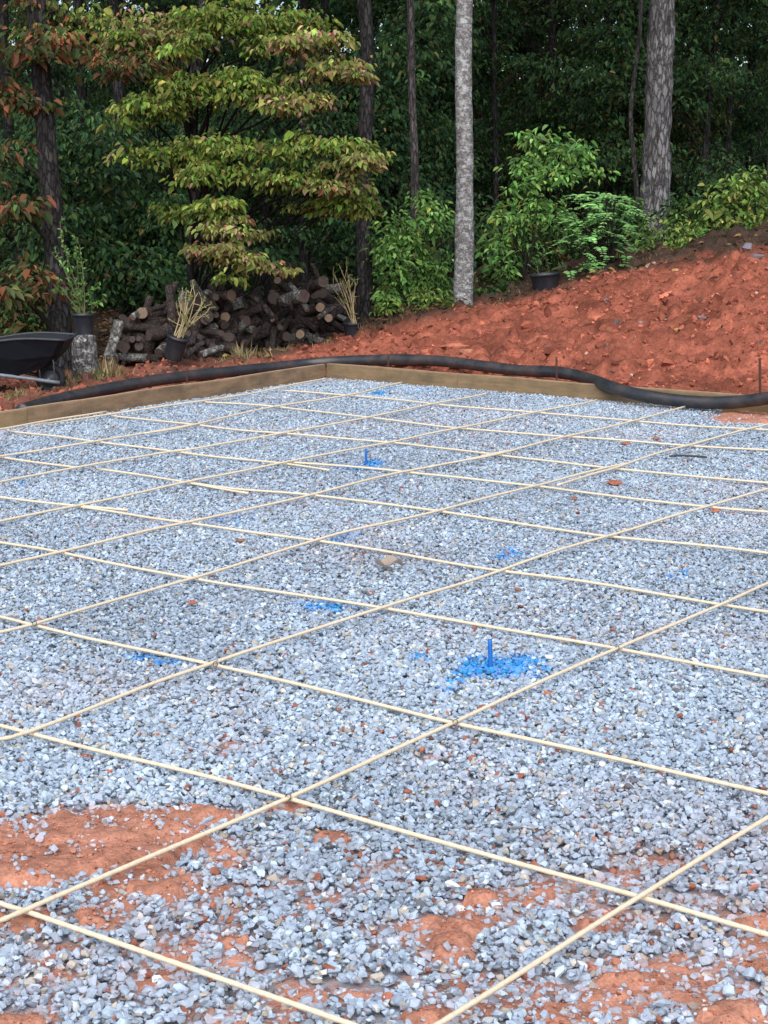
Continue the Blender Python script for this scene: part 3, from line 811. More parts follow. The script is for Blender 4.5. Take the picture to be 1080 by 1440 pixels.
# layered dogwood -------------------------------------------------------------
DS = [  # px, py, half width px, half height px, distance, leaves, palette
 (215, 45, 110, 34, 16.6, 700, DOGRED), (190, 90, 70, 22, 16.3, 380, RUST), (110, 40, 80, 34, 16.8, 480, DOG), (60, 20, 70, 24, 16.6, 300, RUST), (330, 20, 90, 26, 16.4, 620, DOG), (430, 60, 55, 26, 16.0, 420, DOGRED),
 (400, 35, 60, 24, 16.6, 380, DOG), (270, 125, 90, 24, 16.2, 520, DOG), (190, 150, 60, 22, 16.2, 380, DOG), (370, 118, 60, 18, 16.2, 360, DOG), (460, 95, 50, 18, 15.9, 380, DOGRED), (410, 145, 60, 16, 15.9, 420, DOGRED), (500, 110, 22, 12, 15.8, 110, DOGRED),
 (240, 215, 70, 18, 16.3, 340, DOG), (330, 205, 70, 20, 16.2, 420, DOG), (440, 205, 70, 22, 15.9, 560, DOG), (500, 225, 38, 22, 15.8, 330, DOGRED), (400, 245, 60, 18, 15.9, 420, DOG), (470, 255, 45, 14, 15.8, 260, DOGRED), (300, 245, 60, 16, 16.1, 300, DOG),
 (490, 285, 50, 18, 16.0, 330, DOG), (440, 290, 30, 12, 16.2, 130, DOG), (300, 290, 34, 16, 16.0, 240, DOG), (330, 320, 44, 16, 15.9, 300, DOGRED), (310, 345, 46, 14, 15.8, 260, DOGRED), (345, 366, 52, 11, 15.8, 230, DOGRED), (390, 376, 24, 8, 15.8, 70, DOGRED), (320, 388, 16, 7, 15.8, 40, DOG)]
_r = np.random.default_rng(808)
for _k in range(9):
    _x = _r.uniform(140, 520); _y = _r.uniform(0, 330 if _x > 230 else 240)
    DS.append((_x, _y, _r.uniform(18, 44), _r.uniform(8, 24), 16.1 + _r.normal(0, .3), 110, DOG if _x < 400 else DOGRED))
def px_spr(px, py, hw, hh, Y, n, pal, dep=0.55):
    k = Y / FPX
    return (atd(px, py, Y), (hw * k, max(.22, hw * k * dep), hh * k), n, pal)
tree('layered_tree', gnd(285, 17.9), up_to(300, 17.4, 6.2), 0.062, M_dark, 'broad layered tree with yellow green leaves turning pinkish red', seed=8, sprays=[px_spr(s[0], s[1], s[2], s[3] * .95, s[4], int(s[5] * 1.7), s[6]) for s in DS], pal=DOG, L=.057, tight=.66, high=(4.6, 6.6, 1.6, 1100, .12), wob=.05)

# dark green understorey behind and left --------------------------------------
US = [((120, 215, 70, 60), 19, 700), ((225, 330, 90, 60), 19.5, 900), ((160, 290, 90, 50), 19.2, 800), ((90, 330, 60, 55), 18.4, 500), ((250, 400, 90, 40), 19.0, 700), ((170, 385, 80, 45), 18.8, 700), ((330, 180, 80, 60), 20, 600), ((40, 250, 60, 50), 18.6, 450)]
tree('understorey_tree', gnd(180, 19.8), up_to(165, 20, 8), 0.075, M_dark, 'dark green shaded understorey tree behind the wood heap at the left', seed=9, sprays=[px_spr(*a, Y, int(n * 1.7), DEEP) for a, Y, n in US], pal=DEEP, L=.072, high=(4, 9, 2.4, 1500, .22))
US = [((360, 330, 60, 50), 21, 420), ((440, 180, 60, 70), 21, 500), ((470, 330, 40, 40), 21.5, 260), ((540, 120, 60, 80), 21.5, 500), ((545, 230, 50, 60), 21.8, 420), ((600, 60, 60, 60), 22, 450)]
tree('understorey_tree', gnd(432, 21.6), up_to(425, 22, 8), 0.06, M_dark, 'dark shaded tree between the layered tree and the dark trunk', seed=10, sprays=[px_spr(*a, Y, int(n * 1.7), DEEP) for a, Y, n in US], pal=DEEP, L=.072, high=(4, 9, 2.2, 1200, .22))

# trees deeper in the wood ------------------------------------------------------
r0 = np.random.default_rng(77)
# trunks: pixel column, distance, radius
BG = [(770, 27, .065), (848, 26.5, .075), (870, 29, .05), (735, 30, .09), (990, 26, .05), (962, 29, .06), (1012, 27.5, .055), (465, 23.5, .06), (375, 25, .07), (120, 23, .08), (20, 22, .07), (240, 26, .08), (608, 26, .06), (690, 25, .045), (560, 30, .09), (810, 33, .09), (1040, 31, .08), (940, 34, .1), (665, 34, .1), (310, 31, .1), (430, 34, .1), (90, 30, .1), (180, 33, .1), (-60, 25, .09), (-120, 29, .1), (1150, 26, .09), (1210, 30, .1), (520, 27, .05), (895, 38, .1), (760, 39, .11), (590, 39, .1), (1060, 38, .1), (250, 38, .1), (20, 38, .1)]
for k, (px, Y, rad) in enumerate(BG):
    rr = np.random.default_rng(500 + k)
    b = gnd(px, Y); tp = up_to(px + rr.normal(0, 14), Y + rr.normal(0, .3), 11 + rr.random() * 3)
    sp = []
    for q in range(11):
        zz = rr.uniform(0.9, 1.5 + Y * 0.125)
        a = rr.uniform(0, 2 * np.pi); dd = rr.uniform(.5, 1.9)
        c = np.array([b[0] + math.cos(a) * dd, b[1] + math.sin(a) * dd * .8, b[2] * .5 + zz])
        sp.append((c, (rr.uniform(.5, .95), rr.uniform(.5, .9), rr.uniform(.26, .5)), 700))
    right = px > 640
    lab = ('thin dark trunk with sparse shaded leaves deep in the wood right of the pale trunk' if right else 'thin dark trunk with sparse shaded leaves deep in the wood left of the pale trunk')
    tree('forest_tree', b, tp, rad, M_dark, lab, 'trees deep in the wood on the right' if right else 'trees deep in the wood on the left', sprays=sp, pal=DEEPBROWN if (right and k % 3 == 0) else DEEP, L=.076, seed=600 + k, high=(Y * .13 + 4, 13, 2.4, 240, .40), leafmat=M_farleaf, fine=False, seg=9, wob=.05)

# the closed wood far behind, one mass
mb = MB(); r = np.random.default_rng(900)
n = 70000
X = r.uniform(-26, 26, n); Y = r.uniform(40, 52, n); Z = r.random(n) ** 1.15 * 15 - .3
cl = vnoise(X * .7, Z * .9 + Y * .3, 4)
k = cl + r.random(n) * .5 > .35
X, Y, Z, cl = X[k], Y[k], Z[k], cl[k]; n = len(X)
a = r.uniform(0, 2 * np.pi, n)
leaf_geo(mb, np.stack([X, Y, Z], 1), np.stack([np.cos(a), np.sin(a), r.normal(-.5, .4, n)], 1), np.stack([r.normal(0, .6, n), r.normal(-.5, .5, n), np.ones(n)], 1),
         np.full(n, .34) * np.exp(r.normal(0, .25, n)), np.full(n, .22), palette(n, DEEP, r) * 1.3 * (0.5 + .9 * cl)[:, None], False)
n = 4000                                            # its roof of leaves
X = r.uniform(-24, 24, n); Y = r.uniform(26, 54, n); Z = r.uniform(11, 14.5, n); a = r.uniform(0, 2 * np.pi, n)
leaf_geo(mb, np.stack([X, Y, Z], 1), np.stack([np.cos(a), np.sin(a), r.normal(-.3, .3, n)], 1), np.stack([r.normal(0, .4, n), r.normal(0, .4, n), np.ones(n)], 1),
         np.full(n, .6), np.full(n, .42), palette(n, DEEP, r), False)
tag(mb.build('far_woodland', M_farleaf), 'dense dark green mass of far woodland filling the background', 'woodland', kind='stuff')
# added dark sloping backdrop that blocks sky between the trees
mb = MB(); xs = np.linspace(-140, 140, 60); zs = np.linspace(0, 1, 10)
XX, ZZ = np.meshgrid(xs, zs)
hz = 6.6 + 2.0 * fbm(XX * .08, XX * 0, 5, 3)
VV = np.stack([XX, 56 + ZZ * 18 + XX ** 2 * -0.0012, -1 + ZZ * hz], -1)
idx = np.arange(600).reshape(10, 60)
mb.add(VV.reshape(-1, 3), np.stack([idx[:-1, :-1], idx[:-1, 1:], idx[1:, 1:], idx[1:, :-1]], -1).reshape(-1, 4), np.array([0.012, 0.022, 0.012]))
tag(mb.build('backdrop', M_clod, smooth=True), 'added dark backdrop blocking the sky behind the trees', 'backdrop', kind='structure')

# ------------------------------------------------------------------ shrubs at the edge of the wood
def shrub(name, px, Y, sprays, label, pal, L, seed, stems=5, fine=True, droop=.4, wr=.5, cat='shrub', smat=None, srad=.009, k_=1.0):
    r = np.random.default_rng(seed)
    b = gnd(px, Y)
    root = empty(name, b, label, cat)
    ms = MB(); mc = MB()
    for (sx, sy, hw, hh, n) in sprays:
        n = int(n * k_)
        k = Y / FPX
        c = atd(sx, sy, Y + r.normal(0, .1))
        cc = spray(mc, c, (hw * k, hw * k * .7, hh * k), n, L, pal, r, droop=droop, fine=fine, flat=False, wr=wr, clumps=max(5, n // 16), tight=.55)
        limb(ms, b + [r.normal(0, .05), r.normal(0, .05), -.05], c, srad, srad * .45, r, .1, 5)
        for q in cc[::3]: limb(ms, c, q, srad * .45, .002, r, .04, 4)
    ms.build('stems', smat or M_limb, root, smooth=True)
    mc.build('foliage', M_leaf, root)
    return root

shrub('leafy_shrub', 578, 18.7, [(575, 330, 48, 34, 520), (555, 365, 34, 26, 300), (600, 375, 36, 30, 360), (565, 405, 44, 24, 380), (610, 300, 24, 22, 170), (590, 275, 14, 16, 70), (620, 410, 20, 22, 160), (545, 420, 20, 14, 110)], 'bright green leafy shrub between the dark trunk and the pale trunk', BRIGHT, .064, 20, k_=1.15)
shrub('oak_sapling', 742, 18.6, [(745, 195, 22, 12, 70), (775, 205, 42, 15, 200), (815, 218, 40, 16, 190), (840, 240, 18, 10, 60), (745, 230, 36, 18, 180), (765, 245, 40, 14, 130), (730, 272, 32, 18, 170), (715, 310, 30, 24, 180), (745, 300, 34, 22, 200), (780, 300, 40, 18, 190), (725, 345, 36, 26, 170), (700, 365, 26, 24, 110)], 'tall oak sapling with light green lobed leaves right of the pale trunk', BRIGHT, .074, 21, wr=.45, k_=1.0)
shrub('yellowing_shrub', 735, 19.2, [(730, 370, 50, 30, 260), (765, 345, 36, 30, 200), (700, 395, 36, 20, 160), (750, 395, 30, 16, 130)], 'dull shrub with yellow and brown spotted leaves below the oak sapling', [((.05, .10, .03), 4), ((.30, .24, .06), .7), ((.20, .09, .04), .7)], .075, 22)
shrub('low_yellow_shrub', 1035, 19.6, [(1000, 285, 26, 16, 120), (1035, 270, 40, 22, 260), (1070, 285, 40, 26, 280), (1035, 305, 50, 18, 300), (1075, 315, 40, 16, 220), (1000, 320, 30, 12, 130), (1050, 250, 18, 16, 60)], 'yellow green shrub at the right edge above the dark soil heap', YELGR, .075, 23)
shrub('weed_clump', 935, 18.7, [(905, 374, 36, 8, 200), (945, 364, 34, 8, 190), (985, 348, 30, 9, 160), (870, 384, 30, 7, 130), (925, 350, 50, 18, 420), (960, 345, 30, 14, 200), (900, 365, 40, 14, 260), (935, 325, 40, 18, 240), (975, 330, 20, 14, 110)], 'low yellow green weeds at the foot of the thick pine', YELGR, .05, 24, cat='weeds')
shrub('weed_clump', 690, 18.3, [(685, 415, 30, 10, 170), (720, 412, 26, 9, 120), (665, 425, 14, 7, 50), (700, 400, 26, 10, 90)], 'small dark green weeds right of the foot of the pale trunk', GREEN, .055, 25, cat='weeds')
shrub('weed_clump', 545, 17.8, [(540, 435, 18, 10, 90), (600, 420, 40, 10, 190), (630, 425, 14, 8, 60)], 'low weeds left of the foot of the pale trunk', YELGR, .05, 26, cat='weeds')
shrub('low_bush', 830, 20.5, [(800, 330, 40, 40, 240), (870, 300, 40, 30, 220), (905, 330, 30, 30, 170), (960, 300, 50, 30, 260)], 'shaded dark green bush behind the feathery bush', GREEN, .08, 27)
shrub('low_bush', 640, 20.5, [(640, 350, 50, 50, 300), (660, 300, 40, 40, 200), (600, 280, 40, 40, 180)], 'shaded dark green bush behind the pale trunk', DEEP, .08, 28)
shrub('low_bush', 30, 17.0, [(20, 400, 50, 40, 350), (60, 430, 40, 30, 250), (-20, 440, 50, 30, 250), (30, 455, 60, 20, 260)], 'dark bush with some rusty leaves behind the wheelbarrow', DEEPBROWN + [((.2, .08, .04), .7)], .075, 29)

# feathery bush: stems with rows of leaflets
def feather_bush():
    r = np.random.default_rng(30)
    Y = 18.0; b = gnd(848, Y)
    root = empty('feathery_bush', b, 'blue green feathery bush with fern like fronds at the top of the bank', 'shrub')
    ms = MB(); mc = MB()
    for k in range(105):
        px = 848 + r.normal(0, 26); py = r.uniform(272, 385)
        px = np.clip(px, 800 + max(0, (330 - py)) * .35, 897)
        p = atd(px, py, Y + r.normal(0, .18))
        a = r.uniform(0, 2 * np.pi)
        side = np.sign(px - 848) * .6
        d = np.array([math.cos(a) + side, math.sin(a) * .8 - .4, r.uniform(-.15, .35)]); d /= np.linalg.norm(d)
        L = r.uniform(.20, .36); t = np.linspace(0, 1, 9)[:, None]
        path = p + d * L * t + np.array([0, 0, -.35 * L]) * t ** 2
        add_tube(ms, path, np.linspace(.004, .0015, 9), 4, cap=False)
        s = np.cross(d, [0, 0, 1]); s /= np.linalg.norm(s)
        nl = 14
        tt = np.repeat(np.linspace(.15, 1, nl // 2), 2); sg = np.tile([1, -1], nl // 2)
        Pp = p + d * L * tt[:, None] + np.array([0, 0, -.35 * L]) * tt[:, None] ** 2
        D = s * sg[:, None] + d * .7 + r.normal(0, .12, (nl, 3))
        ll = .085 * (1.05 - .6 * tt) * r.uniform(.8, 1.2, nl)
        leaf_geo(mc, Pp, D, np.tile([0, -.6, 1.0], (nl, 1)) + r.normal(0, .15, (nl, 3)), ll, ll * .38, palette(nl, BLUEGR, r, .15) * np.exp(r.normal(0, .25)) , True, .1, .15)
        limb(ms, b + r.normal(0, .04, 3) * [1, 1, 0], p, .006, .003, r, .05, 4)
    ms.build('stems', M_limb, root, smooth=True); mc.build('fronds', M_leaf, root)
feather_bush()

# random undergrowth further in, each a plant of its own
for k in range(26):
    rr = np.random.default_rng(1200 + k)
    px = rr.uniform(-80, 1160); Y = rr.uniform(21, 30)
    gpx, gpy = to_px(gnd(px, Y))
    shrub('undergrowth_shrub', px, Y, [(px + rr.normal(0, 22), gpy - rr.uniform(10, 85), rr.uniform(30, 60), rr.uniform(16, 30), 130) for _ in range(5)],
          'dim shrub in the shaded undergrowth behind the brighter shrubs', DEEP if k % 4 else DEEPBROWN, .10, 1300 + k, fine=False)['group'] = 'dim undergrowth shrubs in the wood'

# ------------------------------------------------------------------ firewood
def log_proto(seed, bark, cut):
    r = np.random.default_rng(seed); m = MB()
    n = 9
    t = np.linspace(-.5, .5, n)
    P = np.stack([r.normal(0, .05) * np.sin(t * 3), r.normal(0, .05) * np.cos(t * 3), t * 1.0], 1)
    V, Q, caps = tube(P * [1, 1, 1], (0.5 / 3) * (1 + r.normal(0, .03, n)), 14, rough=.13, seed=seed, nf=3)
    m.add(V, Q, mi=0); m.F[(3, 1)] = [caps]
    o = m.build('firewood_log', [bark, cut], smooth=False)
    for p in o.data.polygons: p.use_smooth = len(p.vertices) == 4
    return o
LOGS = [log_proto(40 + k, M_loggrey if k in (3, 7) else M_log, M_cutpale if k in (2, 5) else M_cutdark) for k in range(8)]
LUSED = set()
def place_log(p, rad, length, direction, k, label, group):
    src = LOGS[k]
    o = src if k not in LUSED else src.copy()
    if o is not src: COL.objects.link(o)
    LUSED.add(k)
    d = Vector(tuple(float(q) for q in direction)).normalized()
    q = d.to_track_quat('Z', 'Y').to_matrix() @ Matrix.Rotation(random.random() * 6.28, 3, 'Z')
    M = q.to_4x4() @ Matrix.Diagonal((rad * 6, rad * 6, length, 1)); M.translation = Vector(tuple(float(q) for q in p))
    o.matrix_basis = M
    tag(o, label, 'log', group)
    return o
TOPL = [(165, 470), (180, 450), (205, 436), (235, 419), (290, 412), (340, 409), (358, 424), (378, 440), (386, 424), (402, 405), (440, 396), (470, 402), (488, 436), (500, 462)]
BASEL = [(165, 507), (260, 504), (330, 492), (400, 480), (460, 472), (505, 470)]
DEPL = [(165, 15.6), (260, 15.6), (330, 16.1), (400, 16.6), (460, 17.0), (505, 17.1)]
ip = lambda x, T: np.interp(x, [q[0] for q in T], [q[1] for q in T])
r = np.random.default_rng(55); random.seed(3)
nlog = 0
px = 166.0; cols = []
for row in range(11):
    px = 164 + r.uniform(0, 9)
    while px < 503:
        Y = ip(px, DEPL); yb = ip(px, BASEL); yt = ip(px, TOPL)
        rp = r.uniform(3.2, 8.6)
        py = yb - 4 - row * 9.6 + r.normal(0, 2.4)
        if py - rp * .6 > yt:
            heap = 'left' if px < 372 else 'right'
            pt = atd(px, py, Y + 0.16 + row * 0.035 + r.normal(0, .09))
            rad = rp * Y / FPX
            cross = r.random() < (.55 if heap == 'left' else .48)
            dr = (r.normal(0, 1), r.normal(.2, .5), r.normal(0, .6)) if cross else (r.normal(0, .6), -1, r.normal(0, .4))
            k = int(r.choice(8, p=[.22, .19, .025, .08, .18, .025, .20, .08]))
            what = {2: 'log with a pale cut end', 5: 'log with a pale cut end', 3: 'grey lichened log', 7: 'grey lichened log'}.get(k, 'dark weathered log')
            place = 'in the long low left part of the wood heap' if heap == 'left' else 'in the higher right part of the wood heap'
            place_log(pt, rad, r.uniform(.24, .46) * (1.1 if cross else 1), dr, k, f'{what} {place}', f'firewood logs {place}, {what}')
            nlog += 1
        px += rp * 1.55 + r.uniform(1, 4.5)
# logs one can single out
def big_log(p0, p1, rad, mat, cut, label, seed, name='firewood_log'):
    m = MB(); P = smooth_path([p0, (np.asarray(p0) + p1) / 2 + [0.01, 0, .012], p1], .05)
    V, Q, caps = tube(P, rad, 16, rough=.11, seed=seed, nf=6)
    m.add(V, Q); m.F[(3, 1)] = [caps]
    o = m.build(name, [mat, cut], smooth=False, origin=P[len(P) // 2])
    for p in o.data.polygons: p.use_smooth = len(p.vertices) == 4
    return tag(o, label, 'log')
big_log(atd(151, 506, 15.35), atd(167, 452, 15.5), .048, M_loggrey, M_cutdark, 'grey log standing on end and leaning, left of the wood heap', 61)
big_log(atd(396, 424, 16.6), atd(428, 416, 16.3), .062, M_loggrey, M_cutdark, 'grey lichened log lying crosswise on top of the right heap', 62)
big_log(atd(426, 412, 16.9), atd(455, 396, 16.5), .055, M_log, M_cutdark, 'thick bent log at the very top of the right heap', 63)
big_log(atd(408, 399, 16.6), atd(432, 436, 16.35), .024, M_loggrey, M_cutpale, 'thin whitish branch slanting down the front of the right heap', 64, 'firewood_branch')
big_log(atd(448, 446, 16.55), atd(474, 430, 16.75), .025, M_brown, M_cutpale, 'brown branch sticking out at the right of the right heap', 65, 'firewood_branch')
big_log(atd(422, 470, 16.35), atd(424, 468, 16.9), .042, M_log, M_cutpale, 'log with a round pale end low in the front of the right heap', 66)
big_log(atd(450, 432, 16.6), atd(452, 430, 17.1), .044, M_log, M_cutpale, 'log with a round pale end high in the right heap', 67)
big_log(atd(462, 447, 16.6), atd(466, 446, 17.1), .040, M_log, M_cutpale, 'log with an orange brown end at the right side of the right heap', 68)
big_log(atd(282, 500, 15.45), atd(312, 490, 15.7), .035, M_loggrey, M_cutdark, 'whitish lichened branch lying at the front foot of the left heap', 69, 'firewood_branch')
big_log(atd(262, 500, 15.4), atd(286, 482, 15.7), .022, M_brown, M_cutdark, 'thin grey brown branch slanting beside the tilted pot', 70, 'firewood_branch')
big_log(atd(205, 436, 15.9), atd(186, 446, 15.7), .03, M_loggrey, M_cutpale, 'pale short branch stub at the upper left of the left heap', 71, 'firewood_branch')
big_log(atd(352, 415, 16.4), atd(384, 446, 16.2), .03, M_log, M_cutdark, 'dark branch slanting down between the two heaps', 72, 'firewood_branch')

# stump under the pot
m = MB(); b = atd(119, 524, 14.95); tp = atd(118, 472, 15.0)
V, Q, caps = tube(smooth_path([b - [0, 0, .08], b + [0, 0, .03], (b + tp) / 2, tp], .03), 1, 20, rough=0)
P = smooth_path([b - [0, 0, .08], b + [0, 0, .03], (b + tp) / 2, tp], .03)
add_tube(m, P, np.linspace(.125, .104, len(P)), 22, rough=.12, seed=5, capmi=1)
tag(m.build('tree_stump', [M_stump, M_cutdark], smooth=True, origin=b), 'pale barked stump standing as a plinth under the left pot', 'stump')

# ------------------------------------------------------------------ pots with shrubs
def pot(root, c, r0, h, axis=(0, 0, 1)):
    m = MB()
    lathe(m, c, [(0, 0), (r0 * .80, 0), (r0 * .82, .01), (r0 * .95, h * .84), (r0 * .96, h * .85), (r0 * 1.05, h * .86), (r0 * 1.06, h), (r0 * .98, h), (r0 * .94, h * .9)], 26, axis)
    m.build('pot', M_pot, root, smooth=True)
    m = MB(); lathe(m, c, [(r0 * .955, h * .9), (r0 * .5, h * .93), (0, h * .94)], 18, axis)
    m.build('soil', M_mulch, root, smooth=True)

def potted(name, base, r0, h, axis, stems, leafpal, L, nleaf, label, smat, seed, srad=.006, spread=.02):
    r = np.random.default_rng(seed)
    base = np.asarray(base, float); axis = np.asarray(axis, float) / np.linalg.norm(axis)
    root = empty(name, base, label, 'potted plant', 'potted shrubs waiting by the wood')
    pot(root, base, r0, h, axis)
    top = base + axis * h * .92
    ms = MB(); ml = MB()
    for e in stems:
        e = np.asarray(e, float)
        a = top + r.normal(0, r0 * .3, 3) * [1, 1, 0]
        mid = a + (e - a) * .5 + r.normal(0, spread, 3)
        P = smooth_path([a - axis * .03, mid, e], .04)
        add_tube(ms, P, np.linspace(srad, srad * .4, len(P)), 6)
        tw = [P]
        for _ in range(3):
            s = P[r.integers(len(P) // 3, len(P))]
            q = s + (e - a) * .25 * r.uniform(.5, 1.2) + r.normal(0, .05, 3)
            T = smooth_path([s, (s + q) / 2 + r.normal(0, .012, 3), q], .03)
            add_tube(ms, T, np.linspace(srad * .5, srad * .25, len(T)), 5); tw.append(T)
        W = np.vstack([t[len(t) // 4:] for t in tw])
        k = r.integers(0, len(W), nleaf)
        D = r.normal(0, 1, (nleaf, 3)) + [0, 0, .5]
        ll = L * np.exp(r.normal(0, .25, nleaf))
        leaf_geo(ml, W[k], D, r.normal(0, .5, (nleaf, 3)) + [0, -.4, .8], ll, ll * .5, palette(nleaf, leafpal, r, .25), True)
    ms.build('stems', smat, root, smooth=True)
    ml.build('foliage', M_leaf, root)
    return root
pz = atd(118, 472.5, 15.0)
potted('potted_shrub', pz, .100, .205, (0, 0, 1), [atd(x, y, 15 + d) for x, y, d in ((78, 352, .05), (86, 335, -.05), (108, 365, .1), (135, 405, 0), (95, 385, -.1), (112, 345, .05), (138, 425, -.05), (82, 400, .08), (120, 395, -.08))], [((.13, .27, .07), 3), ((.18, .33, .09), 2), ((.08, .18, .05), 1)], .038, 42, 'black pot with a tall sparse green shrub standing on the stump', M_stem, 80)
potted('potted_shrub', atd(243, 504, 15.2), .098, .22, (.30, -.18, 1), [atd(x, y, 15.2 + d) for x, y, d in ((262, 410, 0), (270, 405, .05), (278, 412, -.05), (286, 425, .05), (292, 438, 0), (256, 418, .05), (274, 420, -.1), (282, 432, .1), (264, 425, -.05))], [((.24, .27, .08), 3), ((.16, .22, .06), 2), ((.33, .28, .10), 1)], .026, 22, 'tilted black pot with straw coloured bare stems in front of the left heap', M_straw, 81, .007, .012)
potted('potted_shrub', atd(496, 475, 16.75), .095, .15, (0, 0, 1), [atd(x, y, 16.75 + d) for x, y, d in ((470, 385, 0), (480, 380, .05), (490, 392, -.05), (500, 398, .05), (465, 400, 0), (478, 395, -.06), (497, 410, .04), (486, 405, .06))], [((.15, .18, .06), 3), ((.20, .18, .08), 2)], .028, 20, 'black pot with thin brown stems at the right end of the wood heap', M_straw, 82, .006, .012)
dpt = atd(768, 413, 17.9)
potted('potted_shrub', dpt, .155, .22, (-.1, 0, 1), [atd(x, y, 17.9) for x, y in ((752, 372), (785, 375), (768, 366))], [((.06, .13, .05), 3), ((.09, .17, .08), 1)], .04, 26, 'wide dark tub half hidden at the top of the red bank', M_stem, 83)

# ------------------------------------------------------------------ wheelbarrow
def wheelbarrow():
    o = np.array(atd(45, 535, 14.3)); o[2] = float(ground_z(o[0], o[1], False)) - .01
    root = empty('wheelbarrow', o, 'black wheelbarrow with grey frame parked left of the stump', 'wheelbarrow')
    k = 14.3 / FPX
    base = atd(0, 540, 14.3)
    def W(px, py, dy=0.0):                                   # side view drawn in the plane of the barrow
        p = atd(px, py, 14.3); return np.array([p[0], 14.3 + dy, p[2]])
    hw = .29
    # tray: rim outline and floor outline as two loops, thick sheet
    rim = [(99, 475, .24), (92, 474, hw), (30, 473, hw + .02), (-60, 487, hw), (-95, 492, .24)]
    flo = [(72, 512, .13), (66, 515, .17), (30, 526, .19), (-40, 519, .17), (-55, 514, .13)]
    def loop(L): return [W(x, y, -d) for x, y, d in L] + [W(x, y, d) for x, y, d in L[::-1]]
    A = np.array(loop(rim)); B = np.array(loop(flo)); n = len(A)
    Mid = (A * .45 + B * .55) + (A - A.mean(0)) * [.05, .06, 0]
    inner = [B + [0, 0, .012], Mid + (A.mean(0) - Mid) * .03, A + (A.mean(0) - A) * .03]
    m = MB()
    V = np.vstack([B, Mid, A, inner[2], inner[1], inner[0]])
    F = []
    for lv in range(5):
        for i in range(n):
            j = (i + 1) % n; F.append([lv * n + i, lv * n + j, (lv + 1) * n + j, (lv + 1) * n + i])
    m.add(V, F); m.F[(n, 0)] = [np.array([list(range(n))[::-1], [5 * n + i for i in range(n)]])]
    t = m.build('tray', M_tray, root)
    m = MB(); R = np.vstack([A, A[:1]]); add_tube(m, smooth_path(R, .04), .011, 8, cap=False)
    m.build('rim', M_rim, root, smooth=True)
    # two long handles that meet at the wheel
    for s in (-1, 1):
        m = MB()
        P = smooth_path([W(86, 537, s * .07), W(36, 528, s * .17), W(-10, 521, s * .24), W(-110, 505, s * .28), W(-150, 492, s * .29)], .05)
        add_tube(m, P, .017, 10)
        m.build('handle', M_steel, root, smooth=True)
        m = MB(); add_tube(m, [W(59, 492, s * .23), W(60, 508, s * .18), W(61, 531, s * .12)], .006, 6)
        m.build('brace', M_steel, root, smooth=True)
        m = MB(); add_tube(m, [W(79, 494, s * .2), W(80, 508, s * .15), W(80, 534, s * .08)], .006, 6)
        m.build('brace', M_steel, root, smooth=True)
        m = MB(); add_tube(m, smooth_path([W(-20, 522, s * .24), W(-30, 545, s * .25), W(-52, 546, s * .25), W(-62, 512, s * .26)], .05), .012, 8)
        m.build('leg', M_steel, root, smooth=True)
    c = W(71, 532, 0); rw = 21 * k
    m = MB(); a = np.linspace(0, 2 * np.pi, 41)
    add_tube(m, c + rw * .78 * np.stack([np.cos(a), a * 0, np.sin(a)], 1), rw * .24, 10, cap=False)
    ty = m.build('wheel', M_rubber, root, smooth=True)
    m = MB()
    lathe(m, c - [0, .03, 0], [(0, 0), (rw * .3, 0), (rw * .34, .012), (rw * .58, .02), (rw * .60, .04), (rw * .34, .048), (rw * .3, .06), (0, .06)], 24, (0, 1, 0))
    h = m.build('rim', M_hub, None, smooth=True); h.parent = ty; h.matrix_parent_inverse = Matrix.Identity(4); h.location = -Vector(root.location)
    m = MB(); add_tube(m, [c - [0, .11, 0], c + [0, .11, 0]], .009, 8); m.build('axle', M_steel, root, smooth=True)
wheelbarrow()

